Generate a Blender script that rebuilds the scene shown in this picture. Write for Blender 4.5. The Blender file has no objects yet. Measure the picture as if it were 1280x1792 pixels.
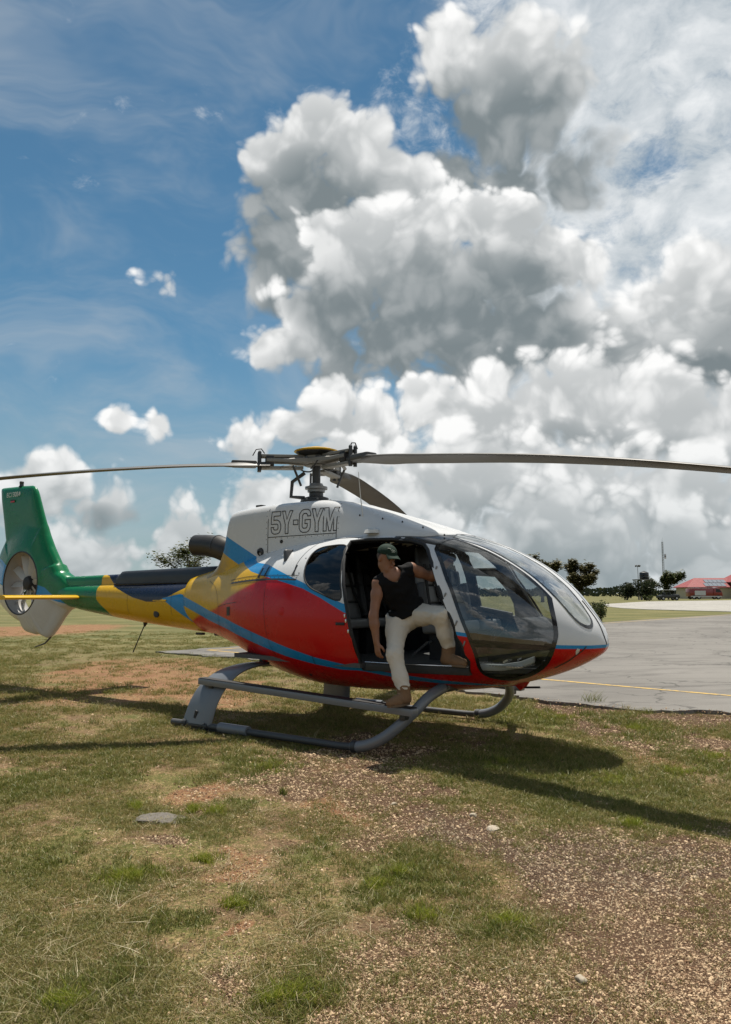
import bpy, bmesh, math, random
import numpy as np
from mathutils import Vector, Matrix

R = math.radians
scene = bpy.context.scene
COL = scene.collection

# ------------------------------------------------------------------ camera
CAM_H = 1.47
PITCH = math.atan((1038.0 - 896.0) / 1348.0)
cam_data = bpy.data.cameras.new('camera')
cam_data.sensor_fit = 'VERTICAL'
cam_data.sensor_height = 36.0
cam_data.lens = 36.0 * 1348.0 / 1792.0
cam_data.clip_start = 0.05
cam_data.clip_end = 6000.0
cam = bpy.data.objects.new('camera', cam_data)
cam.location = (0, 0, CAM_H)
cam.rotation_euler = (math.pi / 2 + PITCH, 0, 0)
COL.objects.link(cam)
scene.camera = cam

# ------------------------------------------------------------------ colour management
scene.view_settings.view_transform = 'Standard'
scene.view_settings.look = 'None'
scene.view_settings.gamma = 1.0
scene.view_settings.exposure = 0.36
scene.view_settings.use_curve_mapping = False
scene.cycles.max_bounces = 6
scene.cycles.diffuse_bounces = 2
scene.cycles.glossy_bounces = 3
scene.cycles.transmission_bounces = 4
scene.cycles.transparent_max_bounces = 24
scene.cycles.use_denoising = True
scene.cycles.use_adaptive_sampling = True
scene.cycles.adaptive_threshold = 0.01
scene.cycles.adaptive_min_samples = 16
scene.cycles.caustics_reflective = False
scene.cycles.caustics_refractive = False

# ------------------------------------------------------------------ sun
SUN_VEC = Vector((0.02, 0.36, 1.0)).normalized()      # from the ground towards the sun
SUN_EL = math.asin(SUN_VEC.z)
SUN_AZ = math.atan2(SUN_VEC.x, SUN_VEC.y)
sd = bpy.data.lights.new('sun', 'SUN')
sd.energy = 5.0
sd.angle = R(0.55)
sd.color = (1.0, 0.94, 0.84)
so = bpy.data.objects.new('sun', sd)
so.rotation_euler = (-SUN_VEC).to_track_quat('-Z', 'Y').to_euler()
so.location = (0, 0, 30)
COL.objects.link(so)


# ------------------------------------------------------------------ a small language for node graphs
class G:
    """Wraps a node tree; values are sockets or numbers."""
    def __init__(self, tree):
        self.t = tree

    def node(self, kind, **props):
        n = self.t.nodes.new(kind)
        for k, v in props.items():
            setattr(n, k, v)
        return n

    def link(self, a, sock):
        if isinstance(a, S):
            a = a.s
        if hasattr(a, 'is_output'):
            self.t.links.new(a, sock)
        elif isinstance(a, (tuple, list)) and sock.type == 'RGBA' and len(a) == 3:
            sock.default_value = (*a, 1)
        else:
            sock.default_value = a

    def m(self, op, a, b=None, c=None, clamp=False):
        n = self.node('ShaderNodeMath', operation=op, use_clamp=clamp)
        self.link(a, n.inputs[0])
        if b is not None:
            self.link(b, n.inputs[1])
        if c is not None:
            self.link(c, n.inputs[2])
        return S(self, n.outputs[0])

    def vm(self, op, a, b=None, scale=None):
        n = self.node('ShaderNodeVectorMath', operation=op)
        self.link(a, n.inputs[0])
        if b is not None:
            self.link(b, n.inputs[1])
        if scale is not None:
            self.link(scale, n.inputs['Scale'])
        out = n.outputs['Value'] if op in ('LENGTH', 'DISTANCE', 'DOT_PRODUCT') else n.outputs['Vector']
        return S(self, out)

    def noise(self, vec, scale, detail=2.0, rough=0.5, color=False, lac=2.0, dist=0.0):
        n = self.node('ShaderNodeTexNoise', noise_dimensions='3D')
        if vec is not None:
            self.link(vec, n.inputs['Vector'])
        n.inputs['Scale'].default_value = scale
        n.inputs['Detail'].default_value = detail
        n.inputs['Roughness'].default_value = rough
        n.inputs['Lacunarity'].default_value = lac
        n.inputs['Distortion'].default_value = dist
        return S(self, n.outputs['Color' if color else 0])

    def voro(self, vec, scale, feature='F1', detail=0.0, rough=0.5, smooth=0.5, out='Distance', rand=1.0):
        n = self.node('ShaderNodeTexVoronoi', voronoi_dimensions='3D', feature=feature)
        self.link(vec, n.inputs['Vector'])
        n.inputs['Scale'].default_value = scale
        n.inputs['Detail'].default_value = detail
        n.inputs['Roughness'].default_value = rough
        n.inputs['Randomness'].default_value = rand
        if feature == 'SMOOTH_F1':
            n.inputs['Smoothness'].default_value = smooth
        return S(self, n.outputs[out])

    def ramp(self, fac, stops, mode='LINEAR'):
        n = self.node('ShaderNodeValToRGB')
        n.color_ramp.interpolation = mode
        el = n.color_ramp.elements
        while len(el) < len(stops):
            el.new(0.5)
        for e, (p, c) in zip(el, stops):
            e.position = p
            e.color = (*c, 1) if len(c) == 3 else c
        self.link(fac, n.inputs[0])
        return S(self, n.outputs[0])

    def step(self, x, lo, hi, smooth=True):
        n = self.node('ShaderNodeMapRange', interpolation_type='SMOOTHSTEP' if smooth else 'LINEAR')
        n.clamp = True
        self.link(x, n.inputs['Value'])
        self.link(lo, n.inputs['From Min'])
        self.link(hi, n.inputs['From Max'])
        return S(self, n.outputs['Result'])

    def mix(self, f, a, b, blend='MIX'):
        n = self.node('ShaderNodeMix', data_type='RGBA', blend_type=blend)
        self.link(f, n.inputs[0])
        self.link(a, n.inputs[6])
        self.link(b, n.inputs[7])
        return S(self, n.outputs[2])

    def sep(self, v):
        n = self.node('ShaderNodeSeparateXYZ')
        self.link(v, n.inputs[0])
        return [S(self, o) for o in n.outputs]

    def comb(self, x, y, z):
        n = self.node('ShaderNodeCombineXYZ')
        for a, s in zip((x, y, z), n.inputs):
            self.link(a, s)
        return S(self, n.outputs[0])

    def curve(self, x, pts, x0, x1, y0, y1, auto=False):
        """piecewise curve y(x) through pts (real units)"""
        n = self.node('ShaderNodeFloatCurve')
        c = n.mapping.curves[0]
        P = [((px - x0) / (x1 - x0), (py - y0) / (y1 - y0)) for px, py in pts]
        while len(c.points) < len(P):
            c.points.new(0.5, 0.5)
        for cp, (a, b) in zip(c.points, P):
            cp.location = (a, b)
            cp.handle_type = 'AUTO' if auto else 'VECTOR'
        n.mapping.use_clip = False
        n.mapping.update()
        self.link((x - x0) * (1.0 / (x1 - x0)), n.inputs['Value'])
        return S(self, n.outputs[0]) * (y1 - y0) + y0


class S:
    def __init__(self, g, s):
        self.g, self.s = g, s

    def __add__(self, o): return self.g.m('ADD', self, o)
    __radd__ = __add__
    def __sub__(self, o): return self.g.m('SUBTRACT', self, o)
    def __rsub__(self, o): return self.g.m('SUBTRACT', o, self)
    def __mul__(self, o): return self.g.m('MULTIPLY', self, o)
    __rmul__ = __mul__
    def __truediv__(self, o): return self.g.m('DIVIDE', self, o)
    def __pow__(self, o): return self.g.m('POWER', self, o)
    def __neg__(self): return self.g.m('MULTIPLY', self, -1.0)
    def max(self, o): return self.g.m('MAXIMUM', self, o)
    def min(self, o): return self.g.m('MINIMUM', self, o)
    def clamp(self): return self.g.m('ADD', self, 0.0, clamp=True)
    def gt(self, o): return self.g.m('GREATER_THAN', self, o)
    def lt(self, o): return self.g.m('LESS_THAN', self, o)
    def abs(self): return self.g.m('ABSOLUTE', self)

# ------------------------------------------------------------------ world: Nishita sky with cumulus
world = bpy.data.worlds.new('World')
scene.world = world
world.use_nodes = True
world.cycles.sampling_method = 'MANUAL'
world.cycles.sample_map_resolution = 256
wt = world.node_tree
wt.nodes.clear()

# cumulus bodies, farthest first, in the direction they stand seen from the airfield;
# each body is a heap of heads: azimuth right of north, elevation, radius (degrees), weight
CLOUDS = [
    [(6.8, 36.2, 3.9, 1.20), (11.6, 34.4, 5.6, 1.20), (15.3, 34.3, 3.4, 1.00), (9.2, 32.5, 4.9, 0.95), (12.9, 32.0, 3.8, 0.80), (17.4, 30.4, 2.8, 0.50), (6.7, 29.7, 4.0, 0.90), (11.5, 28.7, 4.6, 0.95), (15.7, 28.9, 3.7, 0.80)],
    [(24.3, 21.3, 3.5, 1.10), (21.4, 20.2, 3.6, 1.10), (25.0, 18.3, 4.4, 1.10), (19.0, 17.5, 5.3, 1.10), (24.5, 15.3, 4.8, 1.10), (15.9, 22.7, 3.2, 0.90), (15.4, 17.8, 4.1, 1.00)],
    [(-3.6, 32.4, 3.5, 1.20), (-6.5, 30.2, 4.2, 1.20), (-0.7, 30.7, 4.3, 1.20), (2.7, 28.8, 3.9, 1.10), (-4.4, 27.3, 5.7, 1.20), (-6.2, 24.2, 4.9, 1.25), (-1.3, 24.3, 5.4, 1.20), (-7.0, 21.5, 3.1, 1.00), (-2.2, 21.6, 3.9, 1.10)],
    [(-3.3, 26.0, 2.4, 1.10), (0.0, 24.7, 4.6, 1.10), (4.4, 25.6, 4.5, 1.10), (8.4, 26.0, 3.8, 1.10), (11.6, 26.3, 3.2, 1.00), (5.7, 21.5, 6.8, 1.20), (10.9, 22.8, 5.7, 1.10), (2.2, 18.8, 5.9, 1.10), (8.2, 17.8, 6.7, 1.10), (13.7, 18.3, 5.1, 1.10), (-4.2, 19.8, 4.4, 1.10), (-7.2, 18.3, 2.8, 1.00), (-1.7, 16.8, 3.9, 1.00)],
    [(-2.6, 14.3, 3.0, 1.10), (-4.5, 12.4, 2.6, 1.00), (0.4, 12.6, 3.9, 1.10), (5.2, 14.0, 3.4, 1.10), (9.4, 12.2, 5.2, 1.10), (15.2, 13.2, 5.2, 1.10), (21.1, 12.0, 5.3, 1.10), (25.4, 10.7, 4.3, 1.10), (-8.1, 11.0, 2.8, 0.90)],
    [(-18.2, 11.9, 1.5, 0.90), (-15.8, 11.8, 1.6, 0.90), (-14.7, 22.0, 2.1, 0.36), (-22.4, 8.4, 3.0, 1.10), (-24.2, 6.7, 3.0, 1.00), (-19.3, 6.1, 3.2, 0.90), (-6.8, 6.6, 4.0, 0.90), (-0.9, 8.8, 4.6, 1.00), (6.8, 7.7, 6.1, 1.00), (15.1, 7.1, 6.7, 1.00), (22.7, 6.0, 6.1, 1.00)],
    [(-13.0, 3.8, 3.4, 0.80), (-19.6, 2.5, 4.2, 0.70), (-7.2, 3.3, 4.7, 0.80), (2.6, 3.7, 7.1, 0.80), (15.0, 3.2, 8.0, 0.80), (24.3, 2.4, 5.5, 0.80)],
]
SQ = 1.2       # heads are a little wider than tall

W = G(wt)
tc = W.node('ShaderNodeTexCoord')
dirv = S(W, tc.outputs['Generated'])
dx, dy, dz = W.sep(dirv)

sky = W.node('ShaderNodeTexSky', sky_type='NISHITA')
sky.sun_disc = False
sky.sun_elevation = SUN_EL
sky.sun_rotation = SUN_AZ
sky.air_density = 1.0
sky.dust_density = 0.0
sky.ozone_density = 4.0
sky.altitude = 600.0

# the wind's distortion of the air, shared by all clouds
wob = W.vm('SCALE', W.vm('SUBTRACT', W.noise(dirv, 9.0, 2, .6, color=True), (.5, .5, .5)), scale=0.055)
wv = W.vm('ADD', dirv, wob)


def towards_sun(st):
    return W.vm('ADD', wv, tuple(st * c for c in SUN_VEC))


def angles(v):
    x, y, z = W.sep(W.vm('NORMALIZE', v))
    return W.comb(W.m('ARCTAN2', x, y) * (180 / math.pi), W.m('ARCSINE', z) * (180 / math.pi * SQ), 0.0)


# points looked at: here, and two steps towards the sun (light is lost over them)
STEPS = (0.0, 0.036, 0.135)
pts = [towards_sun(s) for s in STEPS]
qs = [angles(p) for p in pts]
n_here = W.noise(pts[0], 7.0, 6, .62)
bil = W.voro(pts[0], 21.0, 'F1', 2.0, .60)
rough = [(n_here - .5) * 1.15 + (.40 - bil) * 0.62] + [(W.noise(p, 7.0, 1, .55) - .5) * 1.0 for p in pts[1:]]
# relief of the single billows: the side towards the sun is bright
rel = (n_here - W.noise(pts[1], 7.0, 3, .62)) * 1.1 + (W.voro(pts[1], 21.0, 'F1', 1.0, .60) - bil) * 0.55
lit2 = W.step(rel, -0.30, 0.26)

# clear air: the Nishita sky, greyed and paled towards the horizon by moist sea air
sky_col = W.mix(1.0, S(W, sky.outputs[0]), (0.66, 0.92, 0.84), 'MULTIPLY')
sky_col = W.mix(W.step(dz, 0.34, -0.02) * 0.85, sky_col, (3.5, 4.25, 4.6))
# thin high streaks
cir = W.noise(W.vm('MULTIPLY', wv, (1.0, 1.0, 3.6)), 2.4, 5, .62, dist=.8)
base = W.mix(W.step(cir, .38, .78) * 0.52, sky_col, (5.2, 5.7, 6.1))
# a broken sheet of thinner cloud behind the heaps on the right
side = W.step(W.m('ARCTAN2', dx, dy), -0.02, 0.30)
she = W.noise(W.vm('MULTIPLY', wv, (1.0, 1.0, 1.6)), 8.5, 6, .66)
sheet_a = W.step(she + side * .38, .60, .86) * W.step(dz, .86, .56)
col = W.mix(sheet_a * .92, base, W.mix(W.step(she, .34, .68) * .55 + lit2 * .45, (5.4, 6.0, 6.4), (10.4, 10.5, 10.5)))

C_LIT, C_SHADE = (10.6, 10.6, 10.5), (1.35, 1.80, 2.0)
pale = W.step(dz, 0.24, -0.02) * 0.50


def body(heads, col):
    # the heap's outline, as a group of its own: its value for one viewing angle
    t_ = bpy.data.node_groups.new('cloud_heap', 'ShaderNodeTree')
    t_.interface.new_socket('angles', in_out='INPUT', socket_type='NodeSocketVector')
    t_.interface.new_socket('heap', in_out='OUTPUT', socket_type='NodeSocketFloat')
    g = G(t_)
    q = S(g, g.node('NodeGroupInput').outputs[0])
    K = None
    for a, e, r_, w in heads:
        f = g.m('MULTIPLY_ADD', g.vm('DISTANCE', q, (a, e * SQ, 0)), -w / r_, w)
        K = f if K is None else g.m('SMOOTH_MAX', K, f, 0.22)
    g.link(K.max(-1.5), g.node('NodeGroupOutput').inputs[0])
    d = []
    for q, rg in zip(qs, rough):
        n = W.node('ShaderNodeGroup')
        n.node_tree = t_
        W.link(q, n.inputs[0])
        d.append(S(W, n.outputs[0]) + rg + 0.30)
    return shade(d, col)


def shade(d, col):
    tau = (d[1] * 1.2).clamp() * 0.45 + (d[2] * 1.2).clamp() * 1.15
    lit = W.m('POWER', 2.71828, tau * -1.0)
    lit = (lit * 0.80 + lit2 * 0.10 + lit * lit2 * 0.36 - 0.07).clamp()
    c = W.mix(pale, W.mix(lit, C_SHADE, C_LIT), (3.2, 3.95, 4.25))
    return W.mix(W.step(d[0], -0.06, (d[2] * 1.4).clamp() * 0.16 + 0.28), col, c)


# the sky beside, above and behind the view carries the same broken cumulus
outside = W.step(W.m('ARCTAN2', dx, dy).abs(), 0.55, 0.75).max(W.step(dz, 0.66, 0.78))
dd = [W.m('MULTIPLY_ADD', W.noise(W.vm('MULTIPLY', p, (1, 1, 1.7)), 3.1, 0, .5), 5.5, -2.6) + rg for p, rg in zip(pts, rough)]
col = W.mix(outside, col, shade(dd, col))
for heads in CLOUDS:
    col = body(heads, col)

bg = W.node('ShaderNodeBackground')
W.link(col, bg.inputs[0])
bg.inputs[1].default_value = 0.073
wo = W.node('ShaderNodeOutputWorld')
W.t.links.new(bg.outputs[0], wo.inputs[0])


# ------------------------------------------------------------------ helpers
def tag(o, label=None, cat=None, group=None, kind=None):
    if label: o['label'] = label
    if cat: o['category'] = cat
    if group: o['group'] = group
    if kind: o['kind'] = kind
    return o


def link(o, parent=None):
    COL.objects.link(o)
    if parent is not None:
        o.parent = parent
    return o


def empty(name, loc=(0, 0, 0), rz=0.0):
    o = bpy.data.objects.new(name, None)
    o.location = loc
    o.rotation_euler = (0, 0, rz)
    o.empty_display_size = 0.2
    return link(o)


def mesh(name, verts, faces, mat=None, parent=None, smooth=False, sharp=None):
    me = bpy.data.meshes.new(name)
    me.from_pydata([tuple(map(float, v)) for v in verts], [], [tuple(int(i) for i in f) for f in faces])
    me.validate()
    if mat is not None:
        for mm in (mat if isinstance(mat, (list, tuple)) else [mat]):
            me.materials.append(mm)
    me.update()
    if smooth:
        me.shade_smooth()
        if sharp:
            me.set_sharp_from_angle(angle=R(sharp))
    return link(bpy.data.objects.new(name, me), parent)


def bm_obj(name, bm, mat=None, parent=None, smooth=False, sharp=None):
    me = bpy.data.meshes.new(name)
    bmesh.ops.recalc_face_normals(bm, faces=bm.faces)
    bm.to_mesh(me)
    bm.free()
    if mat is not None:
        for mm in (mat if isinstance(mat, (list, tuple)) else [mat]):
            me.materials.append(mm)
    if smooth:
        me.shade_smooth()
        if sharp:
            me.set_sharp_from_angle(angle=R(sharp))
    return link(bpy.data.objects.new(name, me), parent)


class MB:
    """collects simple solids into one mesh (one part)"""
    def __init__(self):
        self.v, self.f = [], []

    def add(self, V, F):
        o = len(self.v)
        self.v += [tuple(p) for p in V]
        self.f += [tuple(i + o for i in f) for f in F]
        return self

    def box(self, c, size, rot=None, taper=1.0):
        hx, hy, hz = (s / 2 for s in size)
        P = []
        for sz in (-1, 1):
            t = taper if sz > 0 else 1.0
            for sx, sy in ((-1, -1), (1, -1), (1, 1), (-1, 1)):
                p = Vector((sx * hx * t, sy * hy * t, sz * hz))
                if rot is not None:
                    p = rot @ p
                P.append(p + Vector(c))
        return self.add(P, [(3, 2, 1, 0), (4, 5, 6, 7), (0, 1, 5, 4), (1, 2, 6, 5), (2, 3, 7, 6), (3, 0, 4, 7)])

    def tube(self, pts, rad, n=10, caps=True, flat=1.0):
        pts = [Vector(p) for p in pts]
        rad = [rad] * len(pts) if isinstance(rad, (int, float)) else rad
        rings = []
        prev = None
        for i, p in enumerate(pts):
            t = (pts[min(i + 1, len(pts) - 1)] - pts[max(i - 1, 0)]).normalized()
            if prev is None:
                a = Vector((0, 0, 1)) if abs(t.z) < .9 else Vector((1, 0, 0))
                u = t.cross(a).normalized()
            else:
                u = (prev - t * prev.dot(t)).normalized()
            prev = u
            w = t.cross(u)
            rings.append([p + (u * math.cos(2 * math.pi * k / n) + w * math.sin(2 * math.pi * k / n) * flat) * rad[i] for k in range(n)])
        V = [q for r_ in rings for q in r_]
        F = []
        for i in range(len(pts) - 1):
            for k in range(n):
                a, b = i * n + k, i * n + (k + 1) % n
                F.append((a, b, b + n, a + n))
        if caps:
            F.append(tuple(range(n))[::-1])
            F.append(tuple(range((len(pts) - 1) * n, len(pts) * n)))
        return self.add(V, F)

    def lathe(self, prof, c=(0, 0, 0), n=24, rot=None):
        """prof: (radius, z)"""
        V, F = [], []
        for r_, z in prof:
            for k in range(n):
                a = 2 * math.pi * k / n
                p = Vector((r_ * math.cos(a), r_ * math.sin(a), z))
                if rot is not None:
                    p = rot @ p
                V.append(p + Vector(c))
        for i in range(len(prof) - 1):
            for k in range(n):
                a, b = i * n + k, i * n + (k + 1) % n
                F.append((a, b, b + n, a + n))
        F.append(tuple(range(n))[::-1])
        F.append(tuple(range((len(prof) - 1) * n, len(prof) * n)))
        return self.add(V, F)

    def loft(self, rings, caps=True):
        n = len(rings[0])
        V = [p for r_ in rings for p in r_]
        F = []
        for i in range(len(rings) - 1):
            for k in range(n):
                a, b = i * n + k, i * n + (k + 1) % n
                F.append((a, b, b + n, a + n))
        if caps:
            F.append(tuple(range(n))[::-1])
            F.append(tuple(range((len(rings) - 1) * n, len(rings) * n)))
        return self.add(V, F)

    def prism(self, poly, a, b):
        """poly: list of 3d points on face a; b: offset vector"""
        n = len(poly)
        A = [Vector(p) for p in poly]
        B = [p + Vector(b) for p in A]
        return self.add(A + B, [tuple(range(n))[::-1], tuple(range(n, 2 * n))] + [(i, (i + 1) % n, (i + 1) % n + n, i + n) for i in range(n)])

    def build(self, name, mat=None, parent=None, smooth=False, sharp=40, bevel=0.0, seg=2):
        bm = bmesh.new()
        vs = [bm.verts.new(p) for p in self.v]
        for f in self.f:
            try:
                bm.faces.new([vs[i] for i in f])
            except ValueError:
                pass
        if bevel:
            bmesh.ops.recalc_face_normals(bm, faces=bm.faces)
            ed = [e for e in bm.edges if len(e.link_faces) == 2 and e.calc_face_angle(0) > R(35)]
            bmesh.ops.bevel(bm, geom=ed, offset=bevel, segments=seg, profile=.5, affect='EDGES', clamp_overlap=True)
        return bm_obj(name, bm, mat, parent, smooth or bool(bevel), sharp)


def copy_tree(o, parent=None):
    c = o.copy()
    COL.objects.link(c)
    if parent is not None:
        c.parent = parent
    for ch in list(o.children):
        copy_tree(ch, c)
    return c


def catmull(P, k=6, closed=False):
    P = [np.array(p, float) for p in P]
    n = len(P)
    out = []
    for i in range(n if closed else n - 1):
        g_ = lambda j: P[j % n] if closed else P[min(max(j, 0), n - 1)]
        a, b, c, d = g_(i - 1), g_(i), g_(i + 1), g_(i + 2)
        for t in np.arange(k) / k:
            out.append(.5 * ((2 * b) + (c - a) * t + (2 * a - 5 * b + 4 * c - d) * t * t + (3 * b - a - 3 * c + d) * t ** 3))
    if not closed:
        out.append(P[-1])
    return out


# ------------------------------------------------------------------ materials
MATS = {}


def new_mat(name):
    m_ = bpy.data.materials.new(name)
    m_.use_nodes = True
    m_.node_tree.nodes.clear()
    g = G(m_.node_tree)
    out = g.node('ShaderNodeOutputMaterial')
    p = g.node('ShaderNodeBsdfPrincipled')
    g.t.links.new(p.outputs[0], out.inputs[0])
    MATS[name] = m_
    return m_, g, p, out


def simple(name, col, rough=.5, metal=0.0, var=.12, nscale=9.0, bump=0.0, bscale=60.0, coat=0.0, spec=.5, obj_rand=0.0, rvar=0.12):
    """principled with fine procedural variation of colour, gloss and relief"""
    m_, g, p, out = new_mat(name)
    tcn = g.node('ShaderNodeTexCoord')
    v = S(g, tcn.outputs['Object'])
    n = g.noise(v, nscale, 5, .6)
    c = g.mix((n - .5) * 2.0 * var + .5, tuple(x * (1 - 1.2 * var) for x in col), tuple(min(1, x * (1 + 1.2 * var)) for x in col))
    if obj_rand:
        oi = g.node('ShaderNodeObjectInfo')
        f = (S(g, oi.outputs['Random']) - .5) * 2 * obj_rand + 1.0
        c = g.mix(1.0, c, g.comb(f, f, f), 'MULTIPLY')
    g.link(c, p.inputs['Base Color'])
    g.link(((n - .5) * 2 * rvar + rough).clamp(), p.inputs['Roughness'])
    p.inputs['Metallic'].default_value = metal
    p.inputs['Specular IOR Level'].default_value = spec
    if coat:
        p.inputs['Coat Weight'].default_value = coat
        p.inputs['Coat Roughness'].default_value = .06
    if bump:
        b = g.node('ShaderNodeBump')
        b.inputs['Strength'].default_value = bump
        b.inputs['Distance'].default_value = .01
        g.link(g.noise(v, bscale, 4, .6), b.inputs['Height'])
        g.t.links.new(b.outputs[0], p.inputs['Normal'])
    return m_


def glass_mat(name, tint, spec=1.0, rough=.02, haze=0.0, base=.05):
    """thin acrylic pane: see-through by tint, mirror by Fresnel, dust haze thickened to paint in pale sky sheen"""
    m_ = bpy.data.materials.new(name)
    m_.use_nodes = True
    m_.node_tree.nodes.clear()
    g = G(m_.node_tree)
    out = g.node('ShaderNodeOutputMaterial')
    tr = g.node('ShaderNodeBsdfTransparent')
    tr.inputs[0].default_value = (*tint, 1)
    gl = g.node('ShaderNodeBsdfGlossy')
    gl.inputs['Roughness'].default_value = rough
    gl.inputs[0].default_value = (1, 1, 1, 1)
    lw = g.node('ShaderNodeLayerWeight')
    lw.inputs[0].default_value = .5
    f = (S(g, lw.outputs['Facing']) ** 4.0) * 0.95 * spec + base
    mx = g.node('ShaderNodeMixShader')
    g.link(f.clamp(), mx.inputs[0])
    g.t.links.new(tr.outputs[0], mx.inputs[1])
    g.t.links.new(gl.outputs[0], mx.inputs[2])
    last = mx
    if haze:
        df = g.node('ShaderNodeBsdfDiffuse')
        df.inputs[0].default_value = (.6, .62, .62, 1)  # pale veil: dust plus white sky reflection painted into the pane
        tcn = g.node('ShaderNodeTexCoord')
        n = g.noise(S(g, tcn.outputs['Object']), 5.0, 6, .6)
        m2 = g.node('ShaderNodeMixShader')
        g.link(g.step(n, .35, .75) * haze, m2.inputs[0])
        g.t.links.new(mx.outputs[0], m2.inputs[1])
        g.t.links.new(df.outputs[0], m2.inputs[2])
        last = m2
    g.t.links.new(last.outputs[0], out.inputs[0])
    MATS[name] = m_
    return m_


WHITE_P = (.62, .63, .64)
BLUE_P = (.012, .23, .52)
RED_P = (.50, .005, .007)
YEL_P = (.60, .35, .006)
GREEN_P = (.003, .145, .053)
NAVY_P = (.010, .016, .040)


def paint_mat(name, build, rough=.22, dirt=.10):
    m_, g, p, out = new_mat(name)
    tcn = g.node('ShaderNodeTexCoord')
    v = S(g, tcn.outputs['Object'])
    x, y, z = g.sep(v)
    c = build(g, x, y, z, v)
    n = g.noise(v, 3.0, 6, .62)
    streak = g.noise(g.vm('MULTIPLY', v, (9, 9, 1.2)), 3.0, 4, .6)
    c = g.mix(g.step(n * .6 + streak * .4, .5, .75) * dirt, c, (.16, .13, .10))
    # road dust thrown up on the belly, thinning upwards in streaks
    dust = g.step(z + (n - .5) * .35 + (streak - .5) * .2, .74, .50) * g.step(g.noise(v, 9.0, 5, .7), .38, .66) * .45
    c = g.mix(dust, c, (.30, .19, .11))
    g.link(c, p.inputs['Base Color'])
    g.link((g.step(n, .3, .8) * .12 + dust * .3 + rough), p.inputs['Roughness'])
    p.inputs['Specular IOR Level'].default_value = .26
    p.inputs['Coat Weight'].default_value = .14
    p.inputs['Coat Roughness'].default_value = .05
    b = g.node('ShaderNodeBump')
    b.inputs['Strength'].default_value = .10
    b.inputs['Distance'].default_value = .02
    g.link(g.noise(v, 2.2, 2, .5), b.inputs['Height'])
    g.t.links.new(b.outputs[0], p.inputs['Normal'])
    return m_


def edge(g, a, b, w=.0025):
    """1 where a > b, with a soft paint edge"""
    return g.step(a - b, -w, w)


def pod_paint(g, x, y, z, v):
    cv = lambda pts: g.curve(x, pts, -2.2, 3.6, 0.4, 2.6)
    c1 = cv([(-2.2, 2.5), (-.9, 2.1), (-.36, 1.82), (-.09, 1.79), (.30, 1.675), (.61, 1.582), (.88, 1.482), (1.17, 1.375), (1.7, 1.24), (2.39, 1.127), (3.2, 1.015), (3.6, 1.0)])
    c2 = cv([(-2.2, 2.35), (-.9, 1.9), (-.37, 1.716), (.03, 1.64), (.35, 1.579), (.63, 1.517), (.89, 1.424), (1.21, 1.28), (1.7, 1.18), (2.40, 1.092), (3.2, .982), (3.6, .97)])
    c3 = cv([(-2.2, 1.50), (-1.9, 1.42), (-1.264, 1.262), (-.705, 1.161), (-.088, 1.024), (.38, .911), (.77, .823), (1.12, .772), (1.33, .748), (1.74, .701), (2.11, .661), (2.43, .634), (3.6, .42)])
    c4 = cv([(-2.2, 1.38), (-1.9, 1.30), (-1.317, 1.142), (-.77, 1.046), (-.14, .914), (.33, .81), (.725, .748), (1.083, .710), (1.30, .712), (1.36, .706), (1.705, .657), (2.07, .621), (2.43, .607), (3.6, .40)])
    cy = cv([(-2.2, 1.0), (-1.6, 1.18), (-1.047, 1.29), (-.72, 1.42), (-.264, 1.572), (.1, 1.687), (.25, 2.4), (3.6, 2.5)])
    c = g.mix(edge(g, z, cy, .03), RED_P, YEL_P)
    c = g.mix(edge(g, z, c2), c, BLUE_P)
    c = g.mix(edge(g, z, c1), c, WHITE_P)
    c = g.mix(edge(g, z, c4) * (1.0 - edge(g, z, c3)), c, BLUE_P)
    return c


def cowl_paint(g, x, y, z, v):
    a = z + x * 0.495
    c = g.mix(edge(g, a, 1.405), YEL_P, BLUE_P)
    c = g.mix(edge(g, a, 1.640), c, WHITE_P)
    # exhaust soot baked onto the rear end
    so_ = g.step(x + (g.noise(v, 6.0, 4, .6) - .5) * .5, -.95, -1.30) * .45
    return g.mix(so_, c, (.05, .045, .04))


def boom_paint(g, x, y, z, v):
    nv = g.curve(x, [(-5.4, 2.0), (-3.84, 1.72), (-3.67, 1.58), (-3.07, 1.41), (-2.75, 1.355), (-2.55, 1.355), (-2.29, 1.42), (-1.85, 1.59), (-1.6, 1.70), (-1.2, 2.0)], -5.4, -1.2, .8, 2.2)
    b1 = g.curve(x, [(-5.4, 2.9), (-2.33, 1.365), (-1.2, .80)], -5.4, -1.2, .8, 3.0)
    b2 = g.curve(x, [(-5.4, 2.9), (-2.42, 1.40), (-2.03, 1.46), (-1.2, 1.30)], -5.4, -1.2, .8, 3.0)
    c = g.mix(g.step(x + (z - 1.2) * .25, -1.85, -1.75), YEL_P, RED_P)
    c = g.mix(edge(g, z, nv), c, NAVY_P)
    c = g.mix(edge(g, z, b1) * (1.0 - edge(g, z, b2)), c, BLUE_P)
    gx = g.curve(z, [(.8, -3.55), (1.22, -3.76), (1.37, -3.97), (1.54, -4.01), (1.74, -4.0), (2.2, -4.0)], .8, 2.2, -4.4, -3.4)
    return g.mix(edge(g, gx, x, .004), c, GREEN_P)


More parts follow.
